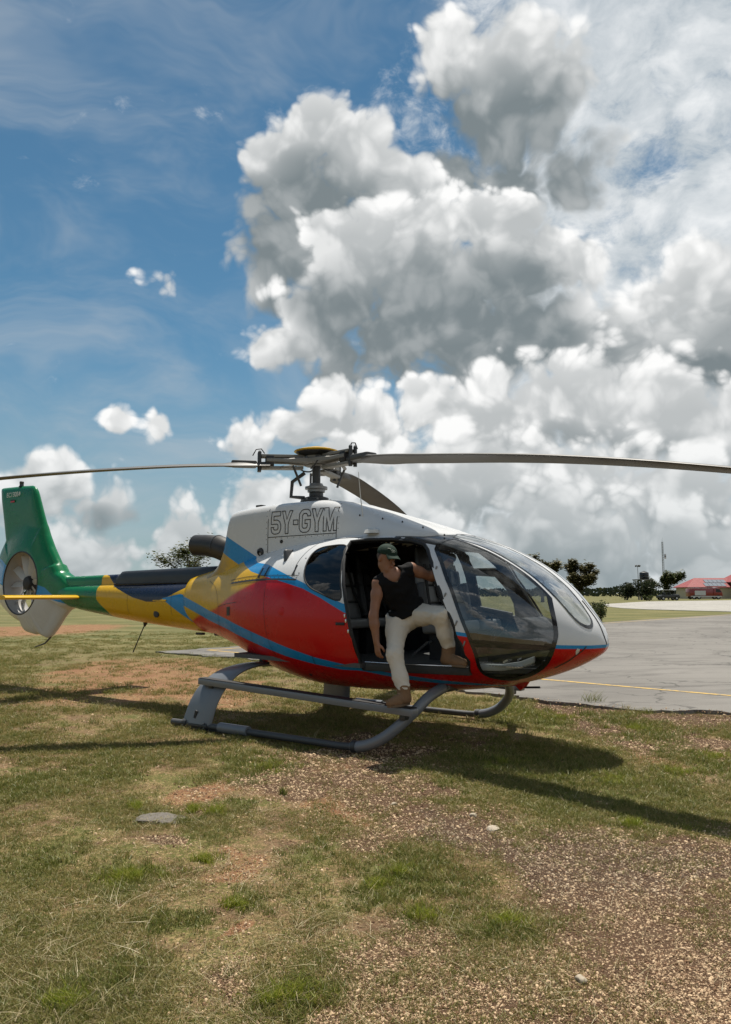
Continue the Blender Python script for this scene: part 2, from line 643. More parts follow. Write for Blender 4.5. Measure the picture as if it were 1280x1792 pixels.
def fin_paint(g, x, y, z, v):
    c = g.mix(edge(g, z, g.curve(x, [(-7.5, 1.75), (-6.7, 1.60), (-5.6, 1.42), (-5.2, 1.36), (-4.6, 1.25)], -7.5, -4.6, 1.0, 2.0), .004), (.52, .52, .50), BLUE_P)
    return g.mix(edge(g, z, g.curve(x, [(-7.5, 2.20), (-6.8, 2.02), (-6.0, 1.68), (-5.45, 1.56), (-5.2, 1.43), (-4.6, 1.30)], -7.5, -4.6, 1.0, 2.4), .004), c, GREEN_P)


M = {}
M['pod'] = paint_mat('pod_paint', pod_paint)
M['cowl'] = paint_mat('cowl_paint', cowl_paint)
M['boom'] = paint_mat('boom_paint', boom_paint)
M['fin'] = paint_mat('fin_paint', fin_paint, rough=.22)
M['yellow'] = paint_mat('yellow_paint', lambda g, x, y, z, v: g.mix(0.0, YEL_P, YEL_P))
M['red'] = paint_mat('red_paint', lambda g, x, y, z, v: g.mix(0.0, RED_P, RED_P))
M['black'] = simple('black_gloss', (.012, .013, .015), .16, var=.2, coat=.5)
M['black_matt'] = simple('black_matt', (.016, .016, .017), .55, var=.3)
M['cover'] = simple('driveshaft_cover_black', (.010, .011, .013), .38, var=.3, nscale=4)
M['rubber'] = simple('rubber', (.010, .010, .011), .6, var=.2)
M['lining'] = simple('cabin_lining', (.020, .020, .022), .7, var=.3, bump=.15)
M['floor_c'] = simple('cabin_floor', (.07, .07, .07), .6, var=.3, bump=.2, bscale=30)
M['leather'] = simple('grey_leather', (.23, .235, .24), .42, var=.2, bump=.25, bscale=90)
M['leather_d'] = simple('dark_leather', (.06, .062, .066), .45, var=.2, bump=.25, bscale=90)
M['belt'] = simple('belt_webbing', (.012, .012, .014), .7, bump=.3, bscale=300)
M['skidgrey'] = simple('skid_grey_paint', (.145, .155, .17), .34, var=.16, nscale=5, coat=.2)
M['skiddark'] = simple('skid_dark_tube', (.05, .052, .054), .5, var=.3, nscale=7)
M['steel'] = simple('rotor_steel', (.22, .22, .22), .42, metal=.7, var=.3, nscale=20)
M['hubgrey'] = simple('hub_composite', (.20, .195, .18), .55, var=.25, nscale=14)
M['darkmetal'] = simple('dark_metal', (.05, .052, .055), .45, metal=.4, var=.3, nscale=20)
M['blade'] = simple('rotor_blade_grey', (.060, .058, .054), .5, var=.25, nscale=3)
M['bladeedge'] = simple('blade_leading_edge', (.10, .10, .10), .42, metal=.5, var=.2)
M['exhaust'] = simple('exhaust_metal', (.048, .044, .039), .42, metal=.55, var=.35, nscale=6)
M['fenwhite'] = simple('fenestron_white', (.42, .42, .40), .35, var=.12)
M['duct'] = simple('duct_wall', (.30, .29, .275), .45, var=.2, nscale=5)
M['chrome'] = simple('bare_metal', (.6, .6, .6), .25, metal=.9, var=.1)
M['white'] = simple('white_plastic', (.6, .6, .58), .4, var=.08)
M['glass'] = glass_mat('canopy_glass', (.74, .77, .77), spec=1.0, haze=.08, base=.11)
M['glass_wind'] = glass_mat('windscreen_glass', (.56, .60, .62), spec=1.0, haze=.28, base=.42)
M['glass_dark'] = glass_mat('tinted_glass', (.03, .032, .036), spec=1.0, base=.05)
M['lamp'] = glass_mat('lamp_glass', (.85, .85, .85), base=.2)


# ------------------------------------------------------------------ ground
rng = np.random.default_rng(7)


def vnoise(x, y, seed=0):
    """smooth value noise on arrays"""
    xi, yi = np.floor(x).astype(np.int64), np.floor(y).astype(np.int64)
    fx, fy = x - xi, y - yi
    fx, fy = fx * fx * (3 - 2 * fx), fy * fy * (3 - 2 * fy)

    def h(a, b):
        n = (a * 374761393 + b * 668265263 + seed * 982451653) & 0x7fffffff
        n = ((n ^ (n >> 13)) * 1274126177) & 0x7fffffff
        return ((n ^ (n >> 16)) & 0xffff) / 65535.0
    return (h(xi, yi) * (1 - fx) + h(xi + 1, yi) * fx) * (1 - fy) + (h(xi, yi + 1) * (1 - fx) + h(xi + 1, yi + 1) * fx) * fy


def fbm(x, y, o=4, seed=0):
    a, s, t = .5, 0, 0
    for k in range(o):
        s = s + a * vnoise(x * 2**k, y * 2**k, seed + k)
        t += a
        a *= .5
    return s / t


# bare, stony and green patches of the field: x, y, half width, half depth (m)
PATCH = {
    'gravel': [(-0.16, 2.81, 0.13, 0.12), (0.00, 3.18, 0.17, 0.18), (0.29, 3.43, 0.20, 0.24), (0.55, 3.01, 0.33, 0.34), (1.01, 3.48, 0.34, 0.40), (1.21, 3.09, 0.30, 0.31), (1.08, 4.23, 0.25, 0.36), (1.50, 4.15, 0.28, 0.39), (0.75, 4.79, 0.21, 0.35), (1.73, 3.99, 0.24, 0.32), (0.29, 5.14, 0.17, 0.30), (0.00, 6.38, 0.24, 0.51), (2.69, 8.43, 0.38, 1.08), (3.33, 7.80, 0.35, 0.92), (2.63, 10.07, 0.30, 1.02), (2.42, 11.47, 0.26, 1.00), (-0.49, 3.18, 0.08, 0.09), (-1.11, 5.02, 0.09, 0.16), (1.5, 2.5, .6, .5), (.9, 2.4, .7, .4), (2.3, 3.6, .5, .6), (1.35, 3.6, .55, .85), (1.7, 4.4, .6, .55), (.7, 2.95, .75, .35), (.35, 5.05, .5, .35), (2.0, 3.2, .6, .8), (.25, 2.7, .5, .25), (.3, 5.9, .4, .5), (.1, 7.4, .6, .6), (3.6, 9.2, .8, .6), (-.6, 6.4, .3, .6)],
    'dark': [(0.99, 4.49, 0.27, 0.41), (1.47, 4.49, 0.30, 0.46), (1.89, 4.49, 0.23, 0.36), (0.55, 4.79, 0.18, 0.29)],
    'orange': [(-0.17, 5.77, 0.19, 0.38), (0.16, 5.69, 0.17, 0.33), (-0.64, 6.38, 0.28, 0.62), (-1.07, 6.19, 0.21, 0.44), (-0.67, 4.27, 0.14, 0.21), (-0.66, 3.48, 0.06, 0.08), (-0.39, 6.79, 0.20, 0.47), (-4.27, 14.26, 0.74, 3.0), (-3.01, 13.34, 0.59, 2.2), (-5.49, 15.33, 0.45, 1.9), (-2.06, 11.80, 0.44, 1.4), (2.57, 11.04, 0.33, 1.23), (3.04, 11.29, 0.25, 0.96), (-12.70, 31.46, 1.9, 5.0), (-15.5, 30.51, 2.2, 4.0), (-0.85, 4.59, 0.10, 0.16), (2.57, 7.26, 0.19, 0.47)],
    'green': [(-1.22, 4.23, 0.14, 0.20), (0.18, 4.23, 0.19, 0.27), (0.28, 3.66, 0.11, 0.14), (0.03, 4.07, 0.12, 0.17), (0.63, 3.66, 0.09, 0.12), (-0.31, 2.97, 0.14, 0.14), (1.65, 6.38, 0.57, 1.0), (2.20, 6.01, 0.40, 0.7), (1.95, 9.61, 0.39, 1.1), (3.06, 8.79, 0.39, 1.0), (2.99, 7.02, 0.31, 0.75), (-0.90, 4.49, 0.06, 0.09), (1.72, 5.14, 0.06, 0.11), (-0.78, 6.79, 0.30, 0.60), (-1.21, 7.02, 0.26, 0.55), (-1.12, 2.97, 0.13, 0.13), (-0.95, 3.09, 0.11, 0.12), (-0.59, 3.78, 0.10, 0.13), (-0.27, 4.69, 0.17, 0.28), (-1.86, 4.49, 0.23, 0.36), (-0.99, 3.60, 0.11, 0.13), (-1.50, 3.48, 0.10, 0.12), (1.21, 7.02, 0.31, 0.75), (-1.59, 5.54, 0.07, 0.14), (-1.01, 5.40, 0.07, 0.13), (0.80, 6.19, 0.18, 0.39), (-2.68, 6.01, 0.27, 0.55), (-2.30, 6.79, 0.25, 0.58)],
}


def patch(name, x, y):
    """0..1 strength of a patch kind at points"""
    wx = x + (fbm(x * 2.2, y * 2.2, 3, 11) - .5) * .5 * np.clip(y / 4, .6, 3)
    wy = y + (fbm(x * 2.2, y * 2.2, 3, 23) - .5) * .7 * np.clip(y / 4, .6, 3)
    m_ = np.zeros_like(x)
    for cx, cy, rx, ry in PATCH[name]:
        d = ((wx - cx) / (rx * 1.25))**2 + ((wy - cy) / (ry * 1.25))**2
        m_ = np.maximum(m_, np.exp(-d * .9))
    return m_


# tarmac outlines (world x, y)
APRON_NEAR = [(-5.3, 19.5), (-4.0, 18.6), (-2.7, 17.5), (-1.5, 16.2), (-.5, 15.0), (.5, 13.6), (1.2, 12.5), (2.1, 11.0), (2.6, 10.4), (3.07, 10.1), (3.7, 9.85), (4.46, 9.55), (5.3, 9.1), (6.5, 8.2), (8, 7.0), (10, 5.2), (14, 1.5), (30, -14)]
APRON = APRON_NEAR + [(250, -14), (250, 309.6), (90, 127.8), (40, 71), (25.6, 54.3), (11.94, 38.7), (3, 28.9)]
TAXI = [(27.4, 90), (25.2, 76), (25.6, 70.5), (29.4, 61.9), (36, 56.6), (52, 52), (90, 48), (330, 90), (330, 170), (166, 166), (78, 162), (50, 138), (32, 104)]


def inside_arr(x, y, poly):
    c = np.zeros(x.shape, bool)
    n = len(poly)
    for i in range(n):
        xi, yi = poly[i]
        xj, yj = poly[i - 1]
        with np.errstate(divide='ignore', invalid='ignore'):
            t = ((yi > y) != (yj > y)) & (x < (xj - xi) * (y - yi) / (yj - yi + 1e-12) + xi)
        c ^= t
    return c


def ground_z(x, y):
    r_ = np.clip(1 - y / 45, 0, 1)
    h = (fbm(x * 1.3, y * 1.3, 4, 3) - .5) * .05 + (fbm(x * 9, y * 9, 3, 5) - .5) * .012
    z = h * r_ - .012
    sunk = inside_arr(x, y, APRON) | inside_arr(x, y, TAXI)
    return np.where(sunk, -.03, z)


gx = np.concatenate([-np.geomspace(2600, 4.2, 46), np.linspace(-4, 4, 270), np.geomspace(4.2, 2600, 46)])
gy = np.concatenate([-np.geomspace(2600, 1.0, 20), np.linspace(1.2, 2.3, 12), np.geomspace(2.34, 14, 250), np.geomspace(14.1, 3000, 110)])
GX, GY = np.meshgrid(gx, gy)
GZ = ground_z(GX, GY)
nx, ny = len(gx), len(gy)
V = np.stack([GX.ravel(), GY.ravel(), GZ.ravel()], 1)
ii = np.arange(ny - 1)[:, None] * nx + np.arange(nx - 1)[None, :]
Fq = np.stack([ii, ii + 1, ii + nx + 1, ii + nx], -1).reshape(-1, 4)
me = bpy.data.meshes.new('ground')
me.from_pydata(V.tolist(), [], Fq.tolist())
me.update()
me.shade_smooth()
pg, pd, po, pgr = (patch(k, GX.ravel(), GY.ravel()) for k in ('gravel', 'dark', 'orange', 'green'))
ca = me.color_attributes.new('cover', 'FLOAT_COLOR', 'POINT')
ca.data.foreach_set('color', np.stack([pg, pd, po, pgr], 1).astype(np.float32).ravel())
ground = link(bpy.data.objects.new('ground', me))
tag(ground, kind='structure')

m_, g, p, out = new_mat('field_soil')
tcn = g.node('ShaderNodeTexCoord')
v = S(g, tcn.outputs['Object'])
at = g.node('ShaderNodeAttribute', attribute_name='cover')
sc = g.node('ShaderNodeSeparateColor')
g.t.links.new(at.outputs['Color'], sc.inputs[0])
a_gr, a_dk, a_or = (S(g, o) for o in sc.outputs)
a_gn = S(g, at.outputs['Alpha'])
xx, yy, zz = g.sep(v)
n_big = g.noise(v, .35, 4, .55)
n_mid = g.noise(v, 2.6, 6, .62)
n_fin = g.noise(v, 38.0, 5, .68)
n_str = g.noise(g.vm('MULTIPLY', v, (1.0, .5, 1)), 110.0, 3, .6)
peb = g.voro(v, 75.0, 'F1', 1.0, .6)
pebc = g.node('ShaderNodeTexVoronoi', voronoi_dimensions='3D', feature='F1')
g.link(v, pebc.inputs['Vector'])
pebc.inputs['Scale'].default_value = 75.0
pb = g.sep(S(g, pebc.outputs['Color']))[0]
soil = g.mix(g.step(n_fin, .3, .7), (.075, .042, .024), (.30, .19, .105))
soil = g.mix(g.step(n_mid, .42, .68) * .6, soil, g.mix(g.step(peb, .30, .52), g.mix(pb, (.18, .115, .07), (.50, .40, .28)), (.08, .048, .03)))
straw = g.mix(g.step(n_str, .42, .62), (.09, .064, .025), (.44, .345, .155))
turf = g.mix(g.step(n_fin * .5 + n_mid * .5, .40, .60), (.088, .090, .024), straw)
ostone = g.mix(g.step(peb, .30, .55), g.mix(pb, (.28, .145, .08), (.52, .37, .25)), (.12, .055, .028))
orange = g.mix(g.step(n_fin, .3, .72), (.22, .10, .048), (.38, .215, .118))
orange = g.mix(.62, orange, ostone)
orange = g.mix(g.step(n_str * .6 + n_mid * .4, .50, .60) * .55, orange, straw)
stone_c = g.mix(pb, (.16, .088, .050), (.58, .45, .31))
stones = g.mix(g.step(peb, .30, .52), stone_c, (.095, .056, .033))
darkst = g.mix(g.step(peb, .28, .48), g.mix(pb, (.14, .10, .07), (.42, .35, .27)), (.06, .038, .025))
brk = (n_mid - .5) * .55 + (n_fin - .5) * .35
f_or = g.step(a_or + brk, .32, .62)
f_gr = g.step(a_gr + brk, .28, .60)
f_dk = g.step(a_dk + brk, .35, .65)
base_f = g.step(n_mid * .6 + n_big * .4 + (n_fin - .5) * .25, .40, .62)
c = g.mix(base_f, turf, soil)
far = g.step(yy, 9.0, 26.0)
grassfar = g.mix(g.step(g.noise(g.vm('MULTIPLY', v, (.35, 1.0, 1)), .55, 5, .6), .38, .66), (.085, .094, .032), (.18, .160, .070))
c = g.mix(far * .9, c, grassfar)
c = g.mix(f_or, c, orange)
c = g.mix(f_gr, c, stones)
c = g.mix(f_gr * f_dk * .55, c, darkst)
c = g.mix(g.step(a_gn + brk * .6, .35, .7) * .7, c, g.mix(n_fin, (.062, .070, .020), (.13, .14, .042)))
g.link(c, p.inputs['Base Color'])
p.inputs['Roughness'].default_value = .92
p.inputs['Specular IOR Level'].default_value = .15
b = g.node('ShaderNodeBump')
b.inputs['Strength'].default_value = .9
b.inputs['Distance'].default_value = .018
g.link((1.0 - peb) * .55 * (f_gr * .8 + .2) + n_fin * .8 + n_str * .35, b.inputs['Height'])
g.t.links.new(b.outputs[0], p.inputs['Normal'])
me.materials.append(m_)

# ------------------------------------------------------------------ tarmac
def sheet(name, poly, z, mat, jitter=0.0, step=.12, near=16.0):
    """flat sheet; the near edge crumbles"""
    P = []
    n = len(poly)
    for i in range(n):
        a, b_ = np.array(poly[i], float), np.array(poly[(i + 1) % n], float)
        L = np.linalg.norm(b_ - a)
        if jitter and min(a[1], b_[1]) > -2 and max(np.linalg.norm(a), np.linalg.norm(b_)) < 60:
            k = max(1, int(L / step))
            for t in range(k):
                q = a + (b_ - a) * t / k
                nn = np.array([-(b_ - a)[1], (b_ - a)[0]]) / L
                w = (fbm(np.array([q[0] * 1.1]), np.array([q[1] * 1.1]), 4, 31)[0] - .5) * 1.0 + (fbm(np.array([q[0] * 7]), np.array([q[1] * 7]), 3, 37)[0] - .5) * .25
                P.append(q + nn * w * jitter)
        else:
            P.append(a)
    V_ = [(q[0], q[1], z) for q in P]
    o = mesh(name, V_, [tuple(range(len(V_)))], mat)
    bm_ = bmesh.new()
    bm_.from_mesh(o.data)
    bmesh.ops.triangulate(bm_, faces=bm_.faces)
    ex = bmesh.ops.extrude_face_region(bm_, geom=bm_.faces[:])
    for e in ex['geom']:
        if isinstance(e, bmesh.types.BMVert):
            e.co.z -= .05
    bmesh.ops.recalc_face_normals(bm_, faces=bm_.faces)
    bm_.to_mesh(o.data)
    bm_.free()
    return tag(o, kind='structure')


def tarmac_mat(name, a, b_, stain):
    m_, g, p, out = new_mat(name)
    tcn = g.node('ShaderNodeTexCoord')
    v = S(g, tcn.outputs['Object'])
    rot = g.node('ShaderNodeVectorRotate', rotation_type='Z_AXIS')
    g.link(v, rot.inputs['Vector'])
    rot.inputs['Angle'].default_value = R(-12)
    rv = S(g, rot.outputs[0])
    n1 = g.noise(g.vm('MULTIPLY', rv, (.30, 1.0, 1)), .9, 7, .66, dist=1.6)
    n2 = g.noise(v, .22, 4, .5)
    n3 = g.noise(v, 60, 4, .7)
    c = g.mix(g.step(n2, .3, .7), a, b_)
    c = g.mix(g.step(n1, .46, .72) * .65, c, stain)
    c = g.mix((n3 - .5) * .9 + .5, g.mix(1.0, c, (.72, .72, .72), 'MULTIPLY'), g.mix(1.0, c, (1.25, 1.25, 1.25), 'MULTIPLY'))
    cr = g.voro(g.vm('ADD', v, g.vm('SCALE', g.noise(v, 1.5, 3, .6, color=True), scale=.9)), .42, 'DISTANCE_TO_EDGE')
    c = g.mix((1.0 - g.step(cr, .004, .016)) * .55, c, (.03, .028, .025))
    g.link(c, p.inputs['Base Color'])
    p.inputs['Roughness'].default_value = .85
    p.inputs['Specular IOR Level'].default_value = .3
    bb = g.node('ShaderNodeBump')
    bb.inputs['Strength'].default_value = .5
    bb.inputs['Distance'].default_value = .006
    g.link(n3, bb.inputs['Height'])
    g.t.links.new(bb.outputs[0], p.inputs['Normal'])
    return m_


apron = sheet('apron', APRON, .018, tarmac_mat('apron_tarmac', (.135, .126, .114), (.195, .183, .166), (.060, .055, .050)), jitter=1.05)
taxi = sheet('taxiway', TAXI, .012, tarmac_mat('taxiway_concrete', (.30, .285, .26), (.36, .345, .31), (.19, .18, .165)))


def line_mat():
    m_, g, p, out = new_mat('yellow_line_paint')
    tcn = g.node('ShaderNodeTexCoord')
    v = S(g, tcn.outputs['Object'])
    n = g.noise(v, 14, 5, .7)
    g.link(g.mix(g.step(n, .46, .64), (.50, .32, .07), (.20, .175, .13)), p.inputs['Base Color'])
    p.inputs['Roughness'].default_value = .8
    return m_


M['line'] = line_mat()


def stripe(pts, w):
    V_, F_ = [], []
    for i, q in enumerate(pts):
        a, b_ = np.array(pts[max(i - 1, 0)]), np.array(pts[min(i + 1, len(pts) - 1)])
        d = (b_ - a) / np.linalg.norm(b_ - a)
        for s_ in (-1, 1):
            V_.append((q[0] - d[1] * s_ * w / 2, q[1] + d[0] * s_ * w / 2, .0225))
    for i in range(len(pts) - 1):
        F_.append((2 * i, 2 * i + 2, 2 * i + 3, 2 * i + 1))
    return tag(mesh('apron_line', V_, F_, M['line']), kind='structure')


stripe([(-4.05, 20.0), (-1.0, 17.1), (1.0, 15.2), (2.92, 13.34), (4.0, 12.3), (5.2, 11.16), (8, 8.4), (14, 2.5), (24, -7.5)], .11)
stripe([(-4.05, 20.0), (4.0, 29.1), (12.9, 39.2), (40, 69.5)], .11)


# ------------------------------------------------------------------ grass, straw and gravel
def leaf_mat(name, c0, c1, tip, transl=.35):
    m_ = bpy.data.materials.new(name)
    m_.use_nodes = True
    m_.node_tree.nodes.clear()
    g = G(m_.node_tree)
    out = g.node('ShaderNodeOutputMaterial')
    oi = g.node('ShaderNodeObjectInfo')
    geo = g.node('ShaderNodeNewGeometry')
    r1 = S(g, oi.outputs['Random'])
    r2 = S(g, geo.outputs['Random Per Island'])
    c = g.mix(r1 * .5 + r2 * .5, c0, c1)
    c = g.mix(g.step(r2, .62, .95) * .8, c, tip)
    d = g.node('ShaderNodeBsdfDiffuse')
    t = g.node('ShaderNodeBsdfTranslucent')
    gl = g.node('ShaderNodeBsdfGlossy')
    gl.inputs['Roughness'].default_value = .45
    gl.inputs[0].default_value = (.5, .5, .45, 1)
    g.link(c, d.inputs[0])
    g.link(c, t.inputs[0])
    mx = g.node('ShaderNodeMixShader')
    mx.inputs[0].default_value = transl
    g.t.links.new(d.outputs[0], mx.inputs[1])
    g.t.links.new(t.outputs[0], mx.inputs[2])
    m2 = g.node('ShaderNodeMixShader')
    m2.inputs[0].default_value = .05
    g.t.links.new(mx.outputs[0], m2.inputs[1])
    g.t.links.new(gl.outputs[0], m2.inputs[2])
    g.t.links.new(m2.outputs[0], out.inputs[0])
    MATS[name] = m_
    return m_


M['grass_green'] = leaf_mat('grass_green', (.080, .108, .017), (.175, .19, .038), (.30, .265, .09))
M['grass_bright'] = leaf_mat('grass_bright', (.15, .20, .016), (.28, .31, .032), (.38, .34, .09))
M['grass_dry'] = leaf_mat('grass_dry', (.175, .150, .042), (.38, .31, .125), (.125, .145, .03))
M['straw'] = leaf_mat('straw', (.32, .26, .14), (.50, .42, .26), (.24, .18, .09), .2)


def blade_mesh(name, mat, n, rad, h0, h1, lean, width, seed, flat=0.0):
    r_ = random.Random(seed)
    V_, F_ = [], []
    for k in range(n):
        a, q = r_.uniform(0, 6.283), rad * math.sqrt(r_.random())
        x, y = q * math.cos(a), q * math.sin(a)
        h = r_.uniform(h0, h1)
        la, ln = r_.uniform(0, 6.283), r_.uniform(.3, 1) * lean * h
        wa = r_.uniform(0, 6.283)
        w = width * r_.uniform(.6, 1.2)
        dx, dy = math.cos(wa) * w / 2, math.sin(wa) * w / 2
        o = len(V_)
        for t, ww in ((0, 1), (.5, .8), (1, .12)):
            px, py, pz = x + math.cos(la) * ln * t * t, y + math.sin(la) * ln * t * t, h * (t - .25 * t * t * lean) * (1 - flat) + .003
            V_ += [(px - dx * ww, py - dy * ww, pz), (px + dx * ww, py + dy * ww, pz)]
        F_ += [(o, o + 1, o + 3, o + 2), (o + 2, o + 3, o + 5, o + 4)]
    me_ = bpy.data.meshes.new(name)
    me_.from_pydata(V_, [], F_)
    me_.materials.append(mat)
    return me_


def rock_mesh(name, mat, seed, rough=.25, flat=.65, sub=2):
    bm_ = bmesh.new()
    bmesh.ops.create_icosphere(bm_, subdivisions=sub, radius=1.0)
    r_ = np.random.default_rng(seed)
    for k in range(7):                                   # knock facets off
        nv = r_.normal(size=3)
        nv /= np.linalg.norm(nv)
        d = r_.uniform(.55, .85)
        for v_ in bm_.verts:
            q = v_.co.dot(Vector(nv))
            if q > d:
                v_.co -= Vector(nv) * (q - d)
    sx, sy = r_.uniform(.8, 1.25), r_.uniform(.65, 1.0)
    for v_ in bm_.verts:
        v_.co = Vector((v_.co.x * sx, v_.co.y * sy, v_.co.z * flat)) + Vector(r_.normal(size=3) * rough * .08)
    me_ = bpy.data.meshes.new(name)
    bm_.to_mesh(me_)
    bm_.free()
    me_.materials.append(mat)
    return me_


def scatter(name, label, cat, protos, P, scale, tilt=.15):
    """one countless mass: prototypes instanced on points by geometry nodes"""
    n = len(P)
    me_ = bpy.data.meshes.new(name)
    me_.vertices.add(n)
    me_.vertices.foreach_set('co', P.astype(np.float32).ravel())
    at_ = me_.attributes.new('size', 'FLOAT', 'POINT')
    at_.data.foreach_set('value', scale.astype(np.float32))
    rot_ = np.stack([rng.normal(0, tilt, n), rng.normal(0, tilt, n), rng.uniform(0, 6.283, n)], 1)
    at_ = me_.attributes.new('turn', 'FLOAT_VECTOR', 'POINT')
    at_.data.foreach_set('vector', rot_.astype(np.float32).ravel())
    at_ = me_.attributes.new('variant', 'INT', 'POINT')
    at_.data.foreach_set('value', rng.integers(0, len(protos), n).astype(np.int32))
    o = link(bpy.data.objects.new(name, me_))
    t = bpy.data.node_groups.new(name, 'GeometryNodeTree')
    t.interface.new_socket('Geometry', in_out='INPUT', socket_type='NodeSocketGeometry')
    t.interface.new_socket('Geometry', in_out='OUTPUT', socket_type='NodeSocketGeometry')
    gi, go = t.nodes.new('NodeGroupInput'), t.nodes.new('NodeGroupOutput')
    iop = t.nodes.new('GeometryNodeInstanceOnPoints')
    g2i = t.nodes.new('GeometryNodeGeometryToInstance')
    for pm in reversed(protos):
        po_ = bpy.data.objects.new(name + '_form', pm)
        oi = t.nodes.new('GeometryNodeObjectInfo')
        oi.inputs['Object'].default_value = po_
        t.links.new(oi.outputs['Geometry'], g2i.inputs[0])
    t.links.new(gi.outputs[0], iop.inputs['Points'])
    t.links.new(g2i.outputs[0], iop.inputs['Instance'])
    iop.inputs['Pick Instance'].default_value = True

    def named(nm, ty):
        a = t.nodes.new('GeometryNodeInputNamedAttribute')
        a.data_type = ty
        a.inputs['Name'].default_value = nm
        return a.outputs['Attribute']
    t.links.new(named('variant', 'INT'), iop.inputs['Instance Index'])
    t.links.new(named('turn', 'FLOAT_VECTOR'), iop.inputs['Rotation'])
    t.links.new(named('size', 'FLOAT'), iop.inputs['Scale'])
    t.links.new(iop.outputs[0], go.inputs[0])
    md = o.modifiers.new('scatter', 'NODES')
    md.node_group = t
    return tag(o, label, cat, kind='stuff')


def field(n, y0, y1, power=1.0):
    """random points in the camera's field, denser near"""
    t = rng.random(n)
    y = (y0**(1 - power) + t * (y1**(1 - power) - y0**(1 - power)))**(1 / (1 - power)) if power != 1 else y0 * (y1 / y0)**t
    x = (rng.random(n) * 2 - 1) * (.52 * y + .35)
    return x, y


def on_ground(x, y, dz=0.0):
    return np.stack([x, y, ground_z(x, y) + dz], 1)


def on_gravel(x, y):
    return np.stack([x, y, np.where(hard(x, y), .019, ground_z(x, y) + .001)], 1)


def hard(x, y):
    return inside_arr(x, y, APRON) | inside_arr(x, y, TAXI)


# dry turf
x, y = field(78000, 2.45, 30, 1.25)
bare = np.maximum.reduce([patch('gravel', x, y), patch('orange', x, y) * .95])
dens_ = np.clip(1.12 - 1.15 * bare, .20, 1) * np.clip((fbm(x * 1.7, y * 1.7, 4, 51) - .34) * 3.6, .05, 1)
k = (rng.random(len(x)) < dens_) & ~hard(x, y)
x, y = x[k], y[k]
protos = [blade_mesh('dry_tuft', M['grass_dry'], 30, .055, .010, .034, 1.3, .0030, s) for s in range(4)] + [blade_mesh('dry_tuft', M['grass_green'], 24, .05, .010, .036, 1.1, .0032, 90 + s) for s in range(2)]
scatter('dry_grass', 'short dry olive turf covering the field in the foreground', 'grass', protos, on_ground(x, y, -.004), rng.uniform(.7, 1.25, len(x)) * np.clip(y / 5.5, .85, 2.2))

# green grass
x, y = field(46000, 2.45, 26, 1.2)
gm = patch('green', x, y) * .75
noi = fbm(x * 1.1, y * 1.1, 4, 77)
dens_ = np.clip(gm * 1.1 - .12, 0, .75) + np.clip((noi - .48) * 1.2, 0, .28)
bare = np.maximum(patch('gravel', x, y), patch('orange', x, y)) * (1 - gm)
k = (rng.random(len(x)) < dens_ * np.clip(1.1 - 1.5 * bare, .0, 1)) & ~hard(x, y)
x, y, gm = x[k], y[k], gm[k]
protos = [blade_mesh('green_tuft', M['grass_green'], 22, .045, .016, .055, .9, .0036, 10 + s) for s in range(4)] + [blade_mesh('green_tuft', M['grass_dry'], 18, .045, .02, .06, 1.0, .004, 30)]
scatter('green_grass', 'low green grass patches between the bare soil', 'grass', protos, on_ground(x, y, -.004), (rng.uniform(.7, 1.2, len(x)) + gm * .35) * np.clip(y / 6, .85, 1.7))

# bright upright tufts
T = [(-1.22, 4.23, .20), (-1.28, 4.18, .17), (-.90, 4.49, .10), (1.72, 5.14, .12), (.63, 3.66, .12), (.18, 4.23, .16), (.26, 3.70, .14), (-.33, 2.95, .15), (-.27, 3.0, .15), (-1.59, 5.54, .11), (-1.01, 5.40, .09), (-1.18, 5.45, .10), (1.9, 9.6, .5), (2.3, 9.4, .35), (3.0, 8.7, .4), (2.0, 6.3, .3), (-1.1, 2.95, .12), (.05, 4.05, .1), (2.6, 6.6, .3), (1.2, 6.9, .3), (-.85, 6.75, .25), (-.62, 3.8, .08), (3.2, 7.2, .3)]
xs_, ys_ = [], []
for cx, cy, r_ in T:
    n = int(14 + 150 * r_)
    a, q = rng.uniform(0, 6.283, n), r_ * np.abs(rng.normal(0, .5, n))
    xs_.append(cx + q * np.cos(a))
    ys_.append(cy + q * np.sin(a) * .8)
x, y = np.concatenate(xs_), np.concatenate(ys_)
protos = [blade_mesh('bright_tuft', M['grass_bright'], 13, .026, .028, .070, .85, .0036, 60 + s) for s in range(3)]
scatter('bright_grass', 'bright yellow-green grass tufts dotted over the foreground', 'grass', protos, on_ground(x, y, -.004), rng.uniform(.7, 1.25, len(x)))

# fallen straw
x, y = field(11000, 2.45, 14, 1.5)
dens_ = np.clip((fbm(x * 1.4, y * 1.4, 3, 91) - .36) * 3, .05, 1) * np.clip(1.0 - .85 * patch('gravel', x, y), 0, 1)
k = (rng.random(len(x)) < dens_) & ~hard(x, y)
x, y = x[k], y[k]
protos = [blade_mesh('straw_litter', M['straw'], 6, .06, .025, .085, 2.4, .0020, 70 + s, flat=.72) for s in range(4)]
scatter('straw', 'pale dry straw litter lying over the turf', 'straw', protos, on_ground(x, y), rng.uniform(.6, 1.3, len(x)), tilt=.25)

# gravel
def stone_mat(name, a, b_):
    m_, g, p, out = new_mat(name)
    oi = g.node('ShaderNodeObjectInfo')
    tcn = g.node('ShaderNodeTexCoord')
    n = g.noise(S(g, tcn.outputs['Object']), 2.5, 4, .65)
    r1 = S(g, oi.outputs['Random'])
    c = g.mix(g.step(r1, .05, .95), a, b_)
    c = g.mix(g.step(n, .45, .75) * .6, c, tuple(q * .55 for q in a))
    g.link(c, p.inputs['Base Color'])
    p.inputs['Roughness'].default_value = .9
    return m_


